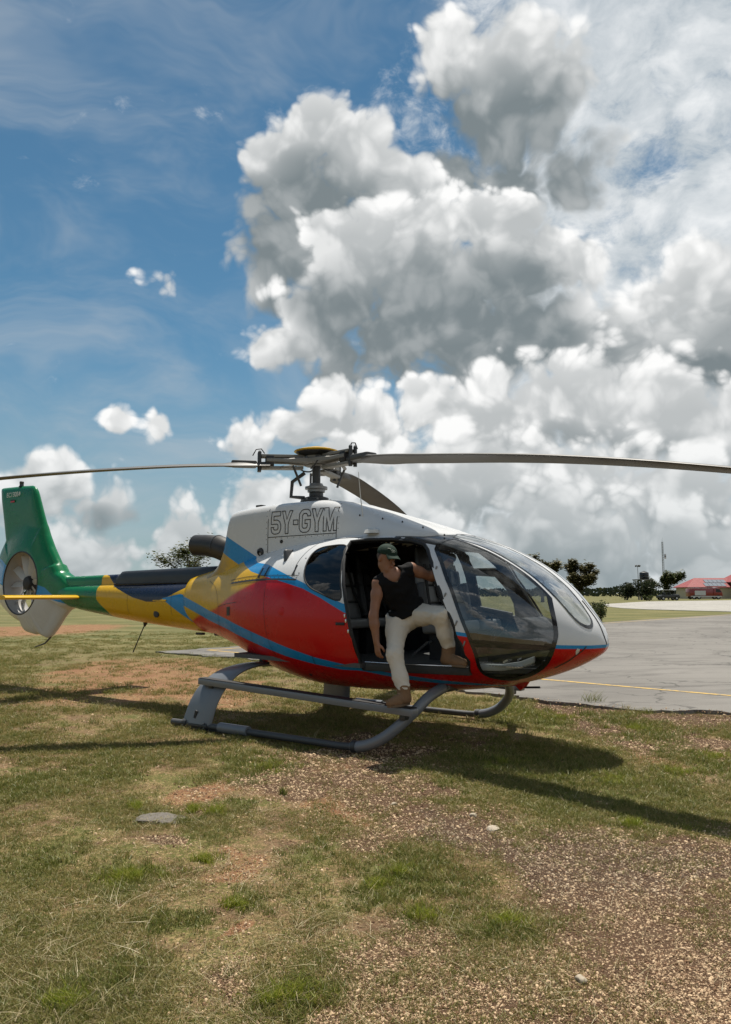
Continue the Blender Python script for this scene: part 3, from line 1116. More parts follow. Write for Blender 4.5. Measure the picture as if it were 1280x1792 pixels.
M['pebble'] = stone_mat('pebble', (.165, .088, .043), (.62, .45, .28))
M['pebble_d'] = stone_mat('pebble_dark', (.15, .09, .052), (.56, .43, .29))
x, y = field(380000, 2.4, 13, 1.8)
gv = patch('gravel', x, y)
orr = patch('orange', x, y)
dens_ = np.clip(gv * 1.6 - .15, 0, .85) * np.clip((fbm(x * 3.1, y * 3.1, 3, 131) - .12) * 2.6, .5, 1) + .42 * orr + .07
k = (rng.random(len(x)) < dens_) & ~hard(x + rng.normal(0, .16, len(x)), y + rng.normal(0, .16, len(x)))
x, y = x[k], y[k]
dk = patch('dark', x, y) > rng.uniform(.15, 1.1, len(x))
size = np.minimum(np.exp(rng.normal(math.log(.0038), .55, len(x))), .013) * np.clip(y / 4.2, .9, 1.8)
for nm, lab, sel, mt in (('gravel', 'beige and brown gravel spread over the bare ground in the foreground', ~dk, 'pebble'), ('dark_gravel', 'dark grey-brown gravel band crossing the foreground on the right', dk, 'pebble_d')):
    protos = [rock_mesh('pebble_form', M[mt], 200 + s, sub=1) for s in range(5)]
    scatter(nm, lab, 'gravel', protos, on_gravel(x[sel], y[sel]), size[sel], tilt=.5)

# single stones one can point at
M['stone_w'] = stone_mat('pale_stone', (.30, .25, .18), (.42, .36, .28))
M['stone_g'] = stone_mat('grey_stone', (.13, .115, .098), (.18, .16, .135))
for i, (x, y, s_, mt, fl, lab) in enumerate((
        (-1.36, 5.27, .155, 'stone_g', .10, 'flat grey stone slab lying flush in the grass at left'),
        (.72, 5.31, .034, 'stone_w', .5, 'pale stone nearest the rotor blade shadow in front of the helicopter'),
        (.80, 5.01, .044, 'stone_w', .45, 'largest pale stone on the dark gravel in front of the helicopter'),
        (.82, 3.10, .030, 'stone_w', .6, 'yellowish pebble among the gravel at the lower right'),
        (.20, 5.62, .034, 'stone_w', .5, 'pale stone on the orange soil below the skid'))):
    o = link(bpy.data.objects.new('stone', rock_mesh('stone', M[mt], 300 + i, flat=fl, sub=3)))
    o.data.shade_smooth()
    o.scale = (s_, s_, s_)
    o.rotation_euler = (0, 0, i * 1.3)
    o.location = (x, y, float(ground_z(np.array([x]), np.array([y]))[0]) + s_ * fl * .25)
    tag(o, lab, 'stone')


def weed(x, y, h, n, r_, mat, label, seed, name='weed'):
    o = link(bpy.data.objects.new(name, blade_mesh(name, mat, n, r_, h * .4, h, .8, .007, seed)))
    o.location = (x, y, float(ground_z(np.array([x]), np.array([y]))[0]))
    return tag(o, label, 'weed')


weed(3.07, 10.62, .26, 70, .16, M['grass_green'], 'dark wiry weed growing at the broken edge of the tarmac', 5)
weed(-.55, 7.75, .24, 9, .05, M['straw'], 'two tall dry grass stalks in front of the near skid', 8)
weed(-.61, 5.85, .10, 40, .035, M['grass_green'], 'small dark weed standing alone on the orange soil', 9)


# ------------------------------------------------------------------ helicopter
TH = R(36.3)
heli = empty('helicopter', (-.59, 9.15, 0), -TH)
tag(heli, 'red, white, yellow and green helicopter parked on the grass with its cabin door open', 'helicopter')


def B(x, s, z):
    """body point: x forward of the mast, s to starboard, z above the ground"""
    return Vector((x, -s, z))


# stations: x, keel, roof, height of the widest point, half width, exponent below, exponent above
POD = np.array([
    [-1.95, 1.02, 1.72, 1.36, .34, 2.2, 2.2], [-1.5, .93, 1.80, 1.34, .45, 2.2, 2.2], [-1.0, .80, 1.92, 1.30, .62, 2.2, 2.2],
    [-.5, .645, 2.02, 1.25, .80, 2.25, 2.2], [0, .515, 2.09, 1.2, .92, 2.3, 2.25], [.5, .455, 2.13, 1.18, .99, 2.4, 2.3],
    [1.0, .45, 2.16, 1.16, 1.015, 2.45, 2.35], [1.5, .47, 2.16, 1.15, 1.01, 2.45, 2.35], [2.0, .505, 2.08, 1.13, .97, 2.4, 2.3],
    [2.4, .555, 1.96, 1.10, .89, 2.3, 2.2], [2.8, .65, 1.77, 1.06, .75, 2.25, 2.05], [3.1, .755, 1.55, 1.03, .57, 2.2, 2.0],
    [3.3, .855, 1.32, 1.01, .38, 2.1, 2.0], [3.4, .92, 1.17, 1.005, .235, 2.0, 2.0], [3.455, .99, 1.02, 1.005, .02, 2.0, 2.0]])
COWL = np.array([
    [-1.85, 1.45, 1.66, 1.55, .20, 2.5, 2.5], [-1.5, 1.35, 1.74, 1.6, .36, 2.5, 2.6], [-1.27, 1.3, 1.90, 1.65, .40, 3, 3.2],
    [-1.19, 1.3, 2.00, 1.75, .412, 3, 3.8], [-1.12, 1.3, 2.15, 1.8, .425, 3, 4.8], [-1.075, 1.3, 2.33, 1.8, .435, 3, 6], [-1.045, 1.3, 2.43, 1.8, .44, 3, 7], [-1.01, 1.3, 2.468, 1.8, .445, 3, 8], [-.95, 1.3, 2.485, 1.8, .45, 3, 8], [-.7, 1.3, 2.51, 1.8, .46, 3, 8],
    [-.3, 1.3, 2.525, 1.8, .47, 3, 8], [.3, 1.3, 2.525, 1.8, .47, 3, 7.5], [.62, 1.3, 2.50, 1.8, .465, 3, 6], [.8, 1.3, 2.455, 1.8, .465, 3, 4.2],
    [1.1, 1.4, 2.37, 1.85, .50, 3, 3.2], [1.5, 1.85, 2.25, 1.98, .56, 3, 2.6], [1.8, 1.95, 2.155, 2.02, .50, 3, 2.4], [2.05, 2.025, 2.068, 2.045, .25, 2.4, 2.2]])
BOOM = np.array([
    [-5.45, 1.34, 1.62, 1.48, .10, 2.2, 2.2], [-5.0, 1.27, 1.61, 1.46, .17, 2.2, 2.2], [-4.5, 1.20, 1.62, 1.43, .20, 2.2, 2.2], [-3.9, 1.135, 1.625, 1.40, .235, 2.2, 2.3],
    [-3.19, 1.065, 1.63, 1.37, .27, 2.2, 2.3], [-2.5, 1.01, 1.64, 1.35, .31, 2.2, 2.3], [-1.89, .965, 1.66, 1.34, .345, 2.2, 2.2], [-1.3, .92, 1.70, 1.34, .38, 2.2, 2.2]])


def pchip(xq, X, Y):
    xq = np.clip(np.asarray(xq, float), X[0], X[-1])
    h = np.diff(X)
    d = np.diff(Y) / h
    m_ = np.zeros_like(Y)
    m_[0], m_[-1] = d[0], d[-1]
    for i in range(1, len(X) - 1):
        if d[i - 1] * d[i] > 0:
            w1, w2 = 2 * h[i] + h[i - 1], h[i] + 2 * h[i - 1]
            m_[i] = (w1 + w2) / (w1 / d[i - 1] + w2 / d[i])
    i = np.clip(np.searchsorted(X, xq) - 1, 0, len(X) - 2)
    t = (xq - X[i]) / h[i]
    return (2 * t**3 - 3 * t**2 + 1) * Y[i] + (t**3 - 2 * t**2 + t) * h[i] * m_[i] + (-2 * t**3 + 3 * t**2) * Y[i + 1] + (t**3 - t**2) * h[i] * m_[i + 1]


def section(T, x):
    return [pchip(x, T[:, 0], T[:, k]) for k in range(1, 7)]


_TAB = {}


def sec1(T, x):
    """section at one station, from a fine table"""
    k = id(T)
    if k not in _TAB:
        g_ = np.linspace(T[0, 0], T[-1, 0], 4001)
        _TAB[k] = (T[0, 0], 4000 / (T[-1, 0] - T[0, 0]), np.array([pchip(g_, T[:, 0], T[:, c]) for c in range(1, 7)]).T.tolist())
    x0, q, tab = _TAB[k]
    t = min(max((x - x0) * q, 0), 3999.999)
    i = int(t)
    f = t - i
    return [a + (b - a) * f for a, b in zip(tab[i], tab[i + 1])]


def hull_pt(T, x, ph):
    zb, zt, zc, w, nb, nt = section(T, x)
    c, s = np.abs(np.cos(ph)), np.sin(ph)
    hh = np.where(s >= 0, zt - zc, zc - zb)
    n = np.where(s >= 0, nt, nb)
    r_ = ((c / w)**n + (np.abs(s) / hh)**n)**(-1 / n)
    return r_ * np.cos(ph), zc + r_ * np.sin(ph)


def hull_s(T, x, z):
    """half width of the hull at station x and height z"""
    zb, zt, zc, w, nb, nt = sec1(T, x)
    hh, n = (zt - zc, nt) if z >= zc else (zc - zb, nb)
    q = min(1.0, abs(z - zc) / hh)
    return w * (1 - q**n)**(1 / n)


def hull_z(T, x, s):
    zb, zt, zc, w, nb, nt = sec1(T, x)
    return zc + (zt - zc) * max(0, 1 - min(1, abs(s) / w)**nt)**(1 / nt)


def hull_mesh(T, xs, n, x_lo=None):
    ph = np.linspace(0, 2 * np.pi, n, endpoint=False)
    bm = bmesh.new()
    rings = []
    for x in xs:
        s, z = hull_pt(T, x, ph)
        rings.append([bm.verts.new((x, -a, b)) for a, b in zip(s, z)])
    for r0, r1 in zip(rings, rings[1:]):
        for k in range(n):
            bm.faces.new((r0[k], r0[(k + 1) % n], r1[(k + 1) % n], r1[k]))
    bm.faces.new(rings[0][::-1])
    bm.faces.new(rings[-1])
    bmesh.ops.recalc_face_normals(bm, faces=bm.faces)
    return bm


def inside_pod(p, m_=.03):
    x, y, z = p
    if not (-1.9 < x < 3.4):
        return False
    zb, zt, zc, w, nb, nt = sec1(POD, x)
    hh, n = (zt - zc, nt) if z >= zc else (zc - zb, nb)
    return (abs(y) / (w - m_))**n + (abs(z - zc) / (hh - m_))**n < 1


def trim(bm):
    # open the hull where it would run on inside the cabin shell
    bmesh.ops.delete(bm, geom=[f for f in bm.faces if all(inside_pod(v.co) for v in f.verts)], context='FACES')


def in_poly(px, pz, poly):
    c = False
    n = len(poly)
    j = n - 1
    for i in range(n):
        xi, zi = poly[i]
        xj, zj = poly[j]
        if (zi > pz) != (zj > pz) and px < (xj - xi) * (pz - zi) / (zj - zi) + xi:
            c = not c
        j = i
    return c


def offset_poly(poly, d):
    """shrink a closed polygon by d"""
    P = [np.array(p, float) for p in poly]
    n = len(P)
    A = sum(P[i][0] * P[(i + 1) % n][1] - P[(i + 1) % n][0] * P[i][1] for i in range(n))
    sg = 1 if A > 0 else -1
    out = []
    for i in range(n):
        a, b, c = P[i - 1], P[i], P[(i + 1) % n]
        e1, e2 = b - a, c - b
        e1 = e1 / (np.linalg.norm(e1) + 1e-9)
        e2 = e2 / (np.linalg.norm(e2) + 1e-9)
        n1, n2 = sg * np.array([-e1[1], e1[0]]), sg * np.array([-e2[1], e2[0]])
        m_ = n1 + n2
        m_ = m_ / max(np.dot(m_, n1), .35) if np.linalg.norm(m_) > 1e-6 else n1
        out.append(b + m_ * d)
    return [tuple(p) for p in out]


def cut(bm, poly, axes, test):
    """score the polygon (given in two body axes) into the faces that pass the test"""
    i, j = axes
    n = len(poly)
    Q_ = np.array(poly)
    lo0, hi0 = Q_.min(0) - .08, Q_.max(0) + .08

    def near(f):
        cc = f.calc_center_median()
        return lo0[0] < cc[i] < hi0[0] and lo0[1] < cc[j] < hi0[1] and test(cc)

    def box(f):
        vi = [v.co[i] for v in f.verts]
        vj = [v.co[j] for v in f.verts]
        return (min(vi), max(vi), min(vj), max(vj))

    cand = {f: box(f) for f in bm.faces if near(f)}
    for k in range(n):
        a, b = np.array(poly[k]), np.array(poly[(k + 1) % n])
        if np.linalg.norm(b - a) < 1e-5:
            continue
        e = (b - a) / np.linalg.norm(b - a)
        no = [0, 0, 0]
        no[i], no[j] = -e[1], e[0]
        co = [0, 0, 0]
        co[i], co[j] = a
        lo, hi = np.minimum(a, b) - .004, np.maximum(a, b) + .004
        l0, l1, h0, h1 = float(lo[0]), float(lo[1]), float(hi[0]), float(hi[1])
        fs = [f for f, q in cand.items() if not (q[1] < l0 or q[0] > h0 or q[3] < l1 or q[2] > h1)]
        geom = set(fs)
        for f in fs:
            geom.update(f.edges)
            geom.update(f.verts)
        res = bmesh.ops.bisect_plane(bm, geom=list(geom), dist=1e-5, plane_co=co, plane_no=no)
        for f in fs:
            cand.pop(f, None)
        for f in res['geom']:
            if isinstance(f, bmesh.types.BMFace) and f.is_valid:
                cand[f] = box(f)
        for f in fs:
            if f.is_valid:
                cand[f] = box(f)


rnd = lambda P, k=5: [tuple(p) for p in catmull(P, k, True)]
stb = lambda c: c[1] < -0.05
port = lambda c: c[1] > 0.05

# outlines in side view (x forward, z up)
DOOR = [(1.02, 1.90), (1.09, 1.75), (1.16, 1.55), (1.21, 1.40), (1.26, 1.22), (1.295, 1.07), (1.342, .80), (1.345, .735), (1.9, .742), (2.44, .752), (2.475, .86), (2.44, 1.0),
        (2.353, 1.228), (2.223, 1.486), (2.068, 1.755), (1.965, 1.885), (1.89, 1.945), (1.75, 1.985), (1.5, 2.013), (1.2, 2.02), (1.0, 2.005)]
REARWIN = rnd([(1.00, 1.955), (.75, 1.965), (.60, 1.93), (.565, 1.83), (.60, 1.66), (.70, 1.545), (.87, 1.475), (1.15, 1.40), (1.115, 1.60), (1.06, 1.80)], 4)
BUB = [(2.005, 1.95), (2.147, 1.754), (2.245, 1.60), (2.33, 1.46), (2.445, 1.204), (2.505, 1.053), (2.54, .92), (2.535, .76), (2.60, .69), (2.74, .672), (2.92, .735), (3.065, .826), (3.15, .93),
       (3.19, 1.05), (3.192, 1.134), (3.163, 1.258), (3.11, 1.40), (3.06, 1.50), (2.95, 1.62), (2.7, 1.80), (2.45, 1.95), (2.2, 2.06)]
BUB = [tuple(p) for p in catmull(BUB, 3, True)]
BAR = [(2.30, 1.075), (2.75, 1.045), (3.3, .995), (3.3, .955), (2.75, .985), (2.30, 1.00)]
PW_A = rnd([(1.06, 1.915), (.95, 1.80), (1.02, 1.45), (1.15, 1.36), (1.5, 1.34), (1.53, 1.42), (1.515, 1.90), (1.47, 1.955), (1.2, 1.965)], 4)
PW_B = [(1.63, 1.735), (1.60, 1.94), (1.66, 1.965), (1.84, 1.94), (1.93, 1.85), (2.02, 1.735), (1.98, 1.69), (1.63, 1.715)][:6]
PW_C = [(1.63, 1.69), (1.93, 1.67), (2.06, 1.50), (2.12, 1.36), (2.13, 1.20), (1.66, 1.29)]
PBUB = [(2.13, 1.80), (2.19, 1.62), (2.33, 1.40), (2.47, 1.18), (2.53, 1.05), (2.55, .92), (2.545, .76)] + [p for p in BUB if not (p[0] < 2.56 and p[1] < 1.97)]
WSR = [(2.06, .345), (2.35, .345), (2.7, .35), (2.95, .35), (3.1, .345), (3.236, .325), (3.322, .28), (3.372, .215), (3.385, .15), (3.365, .095), (3.30, .07), (3.206, .055), (2.8, .045), (2.35, .035), (2.06, .035)]
WSR = [tuple(p) for p in catmull(WSR, 2, True)]
SLIT = .372                       # half width of the windscreen post strip

xs = np.concatenate([np.linspace(-1.95, .4, 34), np.linspace(.45, 2.8, 58), 2.8 + .655 * np.sin(np.linspace(.06, np.pi / 2, 30))])
xs[-1] = 3.455
bm = hull_mesh(POD, xs, 120)
cut(bm, DOOR, (0, 2), stb)
cut(bm, REARWIN, (0, 2), stb)
for side, bub in ((stb, BUB), (port, PBUB)):
    for off in (0, .03):
        cut(bm, offset_poly(bub, off), (0, 2), side)
    cut(bm, BAR[:3], (0, 2), side)
    cut(bm, BAR[3:], (0, 2), side)
for P_ in (PW_A, PW_B, PW_C):
    cut(bm, P_, (0, 2), port)
for sg in (1, -1):
    top = lambda c: c[2] > 1.08 and c[0] > 1.9
    for y_ in (SLIT, SLIT + .022):
        cut(bm, [(1.5, sg * y_), (1.7, sg * y_), (1.9, sg * y_), (2.1, sg * y_), (2.3, sg * y_), (2.5, sg * y_), (2.7, sg * y_), (2.9, sg * y_), (3.1, sg * y_)], (0, 1), top)
    for off in (0, .016):
        cut(bm, [(a, sg * b) for a, b in offset_poly(WSR, off)], (0, 1), top)

bub_o, bub_i = {0: BUB, 1: PBUB}, {0: offset_poly(BUB, .03), 1: offset_poly(PBUB, .03)}
ws_i = offset_poly(WSR, .016)


def region(c):
    x, y, z = c
    s = abs(y)
    k = 0 if y < 0 else 1
    if x > 1.9 and z > 1.08 and in_poly(x, s, WSR):
        return 'wind' if in_poly(x, s, ws_i) else 'frame'
    if k == 0:
        if s > .45 and in_poly(x, z, DOOR):
            return 'open'
        if s > .4 and in_poly(x, z, REARWIN):
            return 'dark'
    elif s > .4 and (in_poly(x, z, PW_A) or in_poly(x, z, PW_B) or in_poly(x, z, PW_C)):
        return 'side'
    if in_poly(x, z, bub_o[k]) and s > SLIT:
        if not in_poly(x, z, bub_i[k]) or s < SLIT + .022:
            return 'frame'
        if BAR[5][1] + (BAR[4][1] - BAR[5][1]) * (x - 2.3) / .45 < z < BAR[0][1] + (BAR[1][1] - BAR[0][1]) * (x - 2.3) / .45:
            return 'frame'
        return 'bubble' if z > 1.0 else 'chin'
    if 1.52 < x < 2.16 and s < .60 and z > 1.85:
        return 'roof'
    return 'paint'


regs = {}
for f in bm.faces:
    regs.setdefault(region(f.calc_center_median()), []).append(f)


def extract(faces_, name, mat, parent, inset=0.0, thick=0.0):
    """a part of the hull skin as its own mesh"""
    idx, V, F = {}, [], []
    for f in faces_:
        ff = []
        for v in f.verts:
            if v.index not in idx:
                idx[v.index] = len(V)
                V.append(v.co - v.normal * inset)
            ff.append(idx[v.index])
        F.append(ff)
    o = mesh(name, V, F, mat, parent, smooth=True)
    if thick:
        md = o.modifiers.new('thickness', 'SOLIDIFY')
        md.thickness = thick
        md.offset = -1
    return o


# put the scored points back onto the true hull
for v in bm.verts:
    x, y, z = v.co
    if -1.94 < x < 3.45:
        zb, zt, zc, w, nb, nt = sec1(POD, x)
        ph = math.atan2(z - zc, -y)
        cs, sn = math.cos(ph), math.sin(ph)
        hh, nn = (zt - zc, nt) if sn >= 0 else (zc - zb, nb)
        r_ = ((abs(cs) / w)**nn + (abs(sn) / hh)**nn)**(-1 / nn)
        v.co = (x, -r_ * cs, zc + r_ * sn)
bm.normal_update()
bm.verts.index_update()
pod = extract(regs['paint'], 'cabin_shell', M['pod'], heli)
tag(pod, 'glossy red cabin shell with blue stripes and white roof')
sides = lambda fs, t: [f for f in fs if t(f.calc_center_median())]
extract(regs['roof'], 'roof_panel', M['black'], pod)
fr = extract(regs['frame'], 'window_frame', M['black'], pod, inset=-.003)
ws_ = extract([f for f in regs['wind'] if f.calc_center_median().y < 0], 'windscreen_pane', M['glass_wind'], heli)
extract([f for f in regs['wind'] if f.calc_center_median().y > 0], 'windscreen_pane', M['glass_wind'], heli)
for t_ in (stb, port):
    extract(sides(regs['bubble'], t_), 'side_window', M['glass'], heli)
    extract(sides(regs['chin'], t_), 'chin_window', M['glass'], heli)
extract(regs['dark'], 'rear_window', M['glass_dark'], heli)
for P_ in (PW_A, PW_B, PW_C):
    extract([f for f in regs['side'] if in_poly(f.calc_center_median().x, f.calc_center_median().z, P_)], 'door_window', M['glass'], heli)
# inner lining, a hand's breadth inside, with the same openings
extract([f for f in regs['paint'] + regs['roof'] if f.calc_center_median().x > -1.0 and f.calc_center_median().x < 3.25], 'cabin_lining', M['lining'], heli, inset=.035)


def hull_line(poly, T=POD, sgn=1, lift=.004):
    return [B(x, sgn * (hull_s(T, x, z) + lift), z) for x, z in poly]


# rubber seals round the openings
mb = MB()
mb.tube(hull_line(DOOR + [DOOR[0]], lift=-.012), .019, 8)
mb.build('door_seal', M['rubber'], heli, smooth=True)
for P_ in (PW_A, PW_B, PW_C):
    MB().tube(hull_line(P_ + [P_[0]], sgn=-1, lift=-.010), .020, 8).build('window_seal', M['rubber'], heli, smooth=True)
MB().tube(hull_line(REARWIN + [REARWIN[0]], lift=-.005), .011, 8).build('window_seal', M['rubber'], heli, smooth=True)
# door sill: black tread with a bright strip
sill = MB()
for x0, x1 in ((1.40, 2.45),):
    P_ = [B(x0, .70, .80), B(x1, .66, .80), B(x1, hull_s(POD, x1, .80) - .015, .80), B(1.9, hull_s(POD, 1.9, .80) - .015, .80), B(x0, hull_s(POD, x0, .80) - .015, .80)]
    sill.prism(P_, None, (0, 0, -.075))
sill = sill.build('door_sill', M['black_matt'], heli, bevel=.004)
MB().tube([B(x, hull_s(POD, x, .80) - .012, .806) for x in np.linspace(1.40, 2.45, 12)], .006, 6).build('sill_strip', M['chrome'], sill)

# ---- engine cowling
bm = hull_mesh(COWL, np.concatenate([np.linspace(-1.85, -1.25, 12), np.linspace(-1.22, -.92, 26), np.linspace(-.88, 2.05, 50)]), 120)
trim(bm)
cowl = bm_obj('engine_cowling', bm, M['cowl'], heli, smooth=True)
tag(cowl, 'white engine cowling with outlined registration letters and a blue and yellow rear')


def ribbon_on(T, poly, width, closed=True, lift=.0035, name='panel_line', mat=None, parent=None, plane='xz'):
    """flat painted line of given width laid on the hull along a side-view path"""
    P = [np.array(p, float) for p in poly]
    n = len(P)
    V, F = [], []
    for i in range(n):
        a = P[i - 1] if (closed or i) else P[i]
        c = P[(i + 1) % n] if (closed or i < n - 1) else P[i]
        e1, e2 = P[i] - a, c - P[i]
        l1, l2 = np.linalg.norm(e1), np.linalg.norm(e2)
        e1 = e1 / l1 if l1 > 1e-9 else e2 / l2
        e2 = e2 / l2 if l2 > 1e-9 else e1
        n1, n2 = np.array([-e1[1], e1[0]]), np.array([-e2[1], e2[0]])
        m_ = n1 + n2
        m_ = m_ / max(np.dot(m_, n1), .4)
        for q in (-.5, .5):
            x, z = P[i] + m_ * width * q
            V.append(B(x, hull_s(T, x, z) + lift, z))
    for i in range(n if closed else n - 1):
        j = (i + 1) % n
        F.append((2 * i, 2 * j, 2 * j + 1, 2 * i + 1))
    return V, F


GL = {
    '5': [[(0, 1), (.92, 1), (.92, .80), (.26, .80), (.26, .62), (.62, .62), (.86, .55), (1, .40), (1, .20), (.86, .05), (.62, 0), (.30, 0), (.08, .07), (0, .22), (0, .30), (.27, .30), (.27, .22), (.38, .18), (.60, .18), (.72, .24), (.72, .38), (.60, .44), (0, .44)]],
    'Y': [[(0, 1), (.28, 1), (.5, .62), (.72, 1), (1, 1), (.64, .40), (.64, 0), (.36, 0), (.36, .40)]],
    '-': [[(.1, .56), (.9, .56), (.9, .36), (.1, .36)]],
    'G': [[(1, .70), (1, .82), (.86, .95), (.66, 1), (.34, 1), (.14, .95), (0, .80), (0, .20), (.14, .05), (.34, 0), (.66, 0), (.86, .05), (1, .20), (1, .54), (.52, .54), (.52, .38), (.73, .38), (.73, .24), (.62, .18), (.38, .18), (.27, .26), (.27, .74), (.38, .82), (.62, .82), (.73, .74), (.73, .70)]],
    'M': [[(0, 0), (0, 1), (.30, 1), (.5, .42), (.70, 1), (1, 1), (1, 0), (.77, 0), (.77, .60), (.57, 0), (.43, 0), (.23, .60), (.23, 0)]],
}
x_ = -.285
for ch, w in (('5', .150), ('Y', .160), ('-', .085), ('G', .165), ('Y', .160), ('M', .185)):
    V, F = [], []
    for poly in GL[ch]:
        dense = []
        for i, p in enumerate(poly):
            q = poly[(i + 1) % len(poly)]
            dense.append(p)
            if math.hypot(q[0] - p[0], q[1] - p[1]) > .5:
                dense.append(((p[0] + q[0]) / 2, (p[1] + q[1]) / 2))
        v_, f_ = ribbon_on(COWL, [(x_ + a * w, 2.150 + b * .262 + (x_ + .285 + a * w) * .0) for a, b in dense], .0095)
        F += [tuple(i + len(V) for i in f) for f in f_]
        V += v_
    mesh('registration_letter', V, F, M['black_matt'], cowl)
    x_ += w + .012
for P_ in ([(-.335, 1.86), (-.335, 2.1), (-.335, 2.3), (-.333, 2.44), (-.33, 2.50)], [(.675, 2.02), (.68, 2.2), (.68, 2.38), (.67, 2.46)], [(-.335, 2.115), (.0, 2.118), (.35, 2.12), (.675, 2.122)]):
    V, F = ribbon_on(COWL, P_, .008, closed=False, lift=.003)
    mesh('panel_line', V, F, M['black_matt'], cowl)
MB().lathe([(.022, -.004), (.022, .006)], B(-.12, hull_s(COWL, -.12, 2.06), 2.06), 12, Matrix.Rotation(R(90), 3, 'X')).build('filler_cap', M['black_matt'], cowl)
MB().lathe([(.05, -.02), (.05, .02), (.03, .04), (.03, .01)], B(-.45, .46, 1.95), 14, Matrix.Rotation(R(115), 3, 'X')).build('drain_vent', M['darkmetal'], cowl, smooth=True)
mb = MB()
mb.box(B(-.62, .30, 2.515), (.10, .08, .03))
mb.build('beacon_base', M['black_matt'], cowl, bevel=.008)
MB().tube([B(1.02, .40, 2.10), B(.96, .40, 2.50), B(.93, .40, 2.78)], [.006, .005, .003], 6).build('whip_antenna', M['white'], cowl)
mb = MB()
mb.lathe([(.09, 0), (.075, .035), (.03, .055)], B(1.20, .52, 2.09), 14)
mb.build('antenna_puck', M['white'], cowl, smooth=True)
for x in (.95, 1.25, 1.5, 1.75, 2.0):
    MB().lathe([(.009, 0), (.009, .014), (.004, .02)], B(x, .40, hull_z(COWL, x, .40) - .004), 8).build('fastener', M['black_matt'], cowl)

# ---- exhaust
mb = MB()
mb.tube([B(-1.05, .18, 1.90), B(-1.25, .2, 1.99), B(-1.45, .2, 2.055), B(-1.65, .2, 2.085), B(-1.87, .2, 2.095)], [.15, .15, .15, .138, .138], 28, caps=False)
mb.tube([B(-1.865, .2, 2.095), B(-1.65, .2, 2.085), B(-1.45, .2, 2.055)], [.128, .128, .12], 28, caps=False)
mb.build('exhaust_pipe', M['exhaust'], heli, smooth=True)
MB().tube([B(-1.46 + .01 * k, .2, 2.057) for k in range(3)], .154, 28).build('exhaust_clamp', M['darkmetal'], heli)

# ---- tail boom
bm = hull_mesh(BOOM, np.linspace(-5.45, -1.3, 60), 64)
trim(bm)
boom = bm_obj('tail_boom', bm, M['boom'], heli, smooth=True)
tag(boom, 'tail boom painted green, yellow, navy and blue')


def cover(x0, x1, z0, z1, zt0, zt1, w0, w1, name, mat):
    rings = []
    for t in np.linspace(0, 1, 24):
        x = x0 + (x1 - x0) * t
        zt, zb, w = zt0 + (zt1 - zt0) * t, z0 + (z1 - z0) * t, w0 + (w1 - w0) * t
        e = min(1, (min(t, 1 - t) + .002) * 22)
        zt = zb + (zt - zb) * (.55 + .45 * math.sqrt(e))
        rings.append([B(x, w * a, zb + (zt - zb) * b) for a, b in ((1, -.3), (1, .45), (.94, .78), (.78, .95), (.5, 1), (-.5, 1), (-.78, .95), (-.94, .78), (-1, .45), (-1, -.3))])
    return MB().loft(rings).build(name, mat, boom, smooth=True, sharp=50)


cover(-3.62, -1.35, 1.58, 1.60, 1.785, 1.825, .165, .20, 'driveshaft_cover', M['cover'])
cover(-5.3, -3.6, 1.55, 1.57, 1.72, 1.745, .10, .135, 'driveshaft_fairing', M['boom'])
MB().tube([B(-3.64, .17, 1.60), B(-1.4, .215, 1.615)], .012, 8).build('cover_rail', M['black_matt'], boom, smooth=True)
MB().lathe([(.055, -.01), (.055, .008), (.03, .012)], B(-2.54, hull_s(BOOM, -2.54, 1.2), 1.2), 16, Matrix.Rotation(R(85), 3, 'X')).build('inspection_cap', M['black_matt'], boom)
mb = MB()
mb.tube([B(-3.13, 0, 1.06), B(-3.15, 0, 1.0)], [.035, .012], 8)
mb.tube([B(-3.15, 0, 1.02), B(-3.39, 0, .63)], .008, 6)
mb.build('wire_antenna', M['black_matt'], boom)
for x in (-1.85, -1.5):
    MB().box(B(x, .12, .945), (.13, .05, .03)).build('blade_antenna', M['black_matt'], boom, bevel=.006)
MB().tube([B(-2.6, .30, 1.37), B(-2.3, .325, 1.375)], .010, 6).build('static_probe', M['yellow'], boom)

# ---- fin with shrouded tail rotor
FC = np.array([-6.15, 1.635])
FR = .515
OUT = [(-4.75, 1.42), (-4.80, 1.60), (-5.0, 1.74), (-5.15, 1.80), (-5.35, 2.02), (-5.52, 2.22), (-5.67, 2.44), (-5.85, 2.78), (-6.03, 3.14), (-6.08, 3.22), (-6.18, 3.265), (-6.5, 3.28), (-7.10, 3.295), (-7.165, 3.29), (-7.16, 3.27),
       (-7.06, 2.95), (-6.93, 2.50), (-6.895, 2.40), (-6.90, 2.36), (-7.0, 2.24), (-7.12, 2.05), (-7.20, 1.80), (-7.20, 1.55), (-7.12, 1.38), (-6.90, 1.24), (-6.6, 1.09), (-6.35, 1.01), (-6.23, .985),
       (-6.17, .86), (-6.12, .835), (-5.86, .80), (-5.80, .835), (-5.73, .80), (-5.52, .755), (-5.42, .80), (-5.27, .93), (-5.10, 1.10), (-4.97, 1.20), (-4.82, 1.27)]
ang = [math.atan2(z - FC[1], x - FC[0]) % (2 * math.pi) for x, z in OUT]
order = sorted(range(len(OUT)), key=lambda k: ang[k])
AX, OX = [ang[k] for k in order], [OUT[k] for k in order]


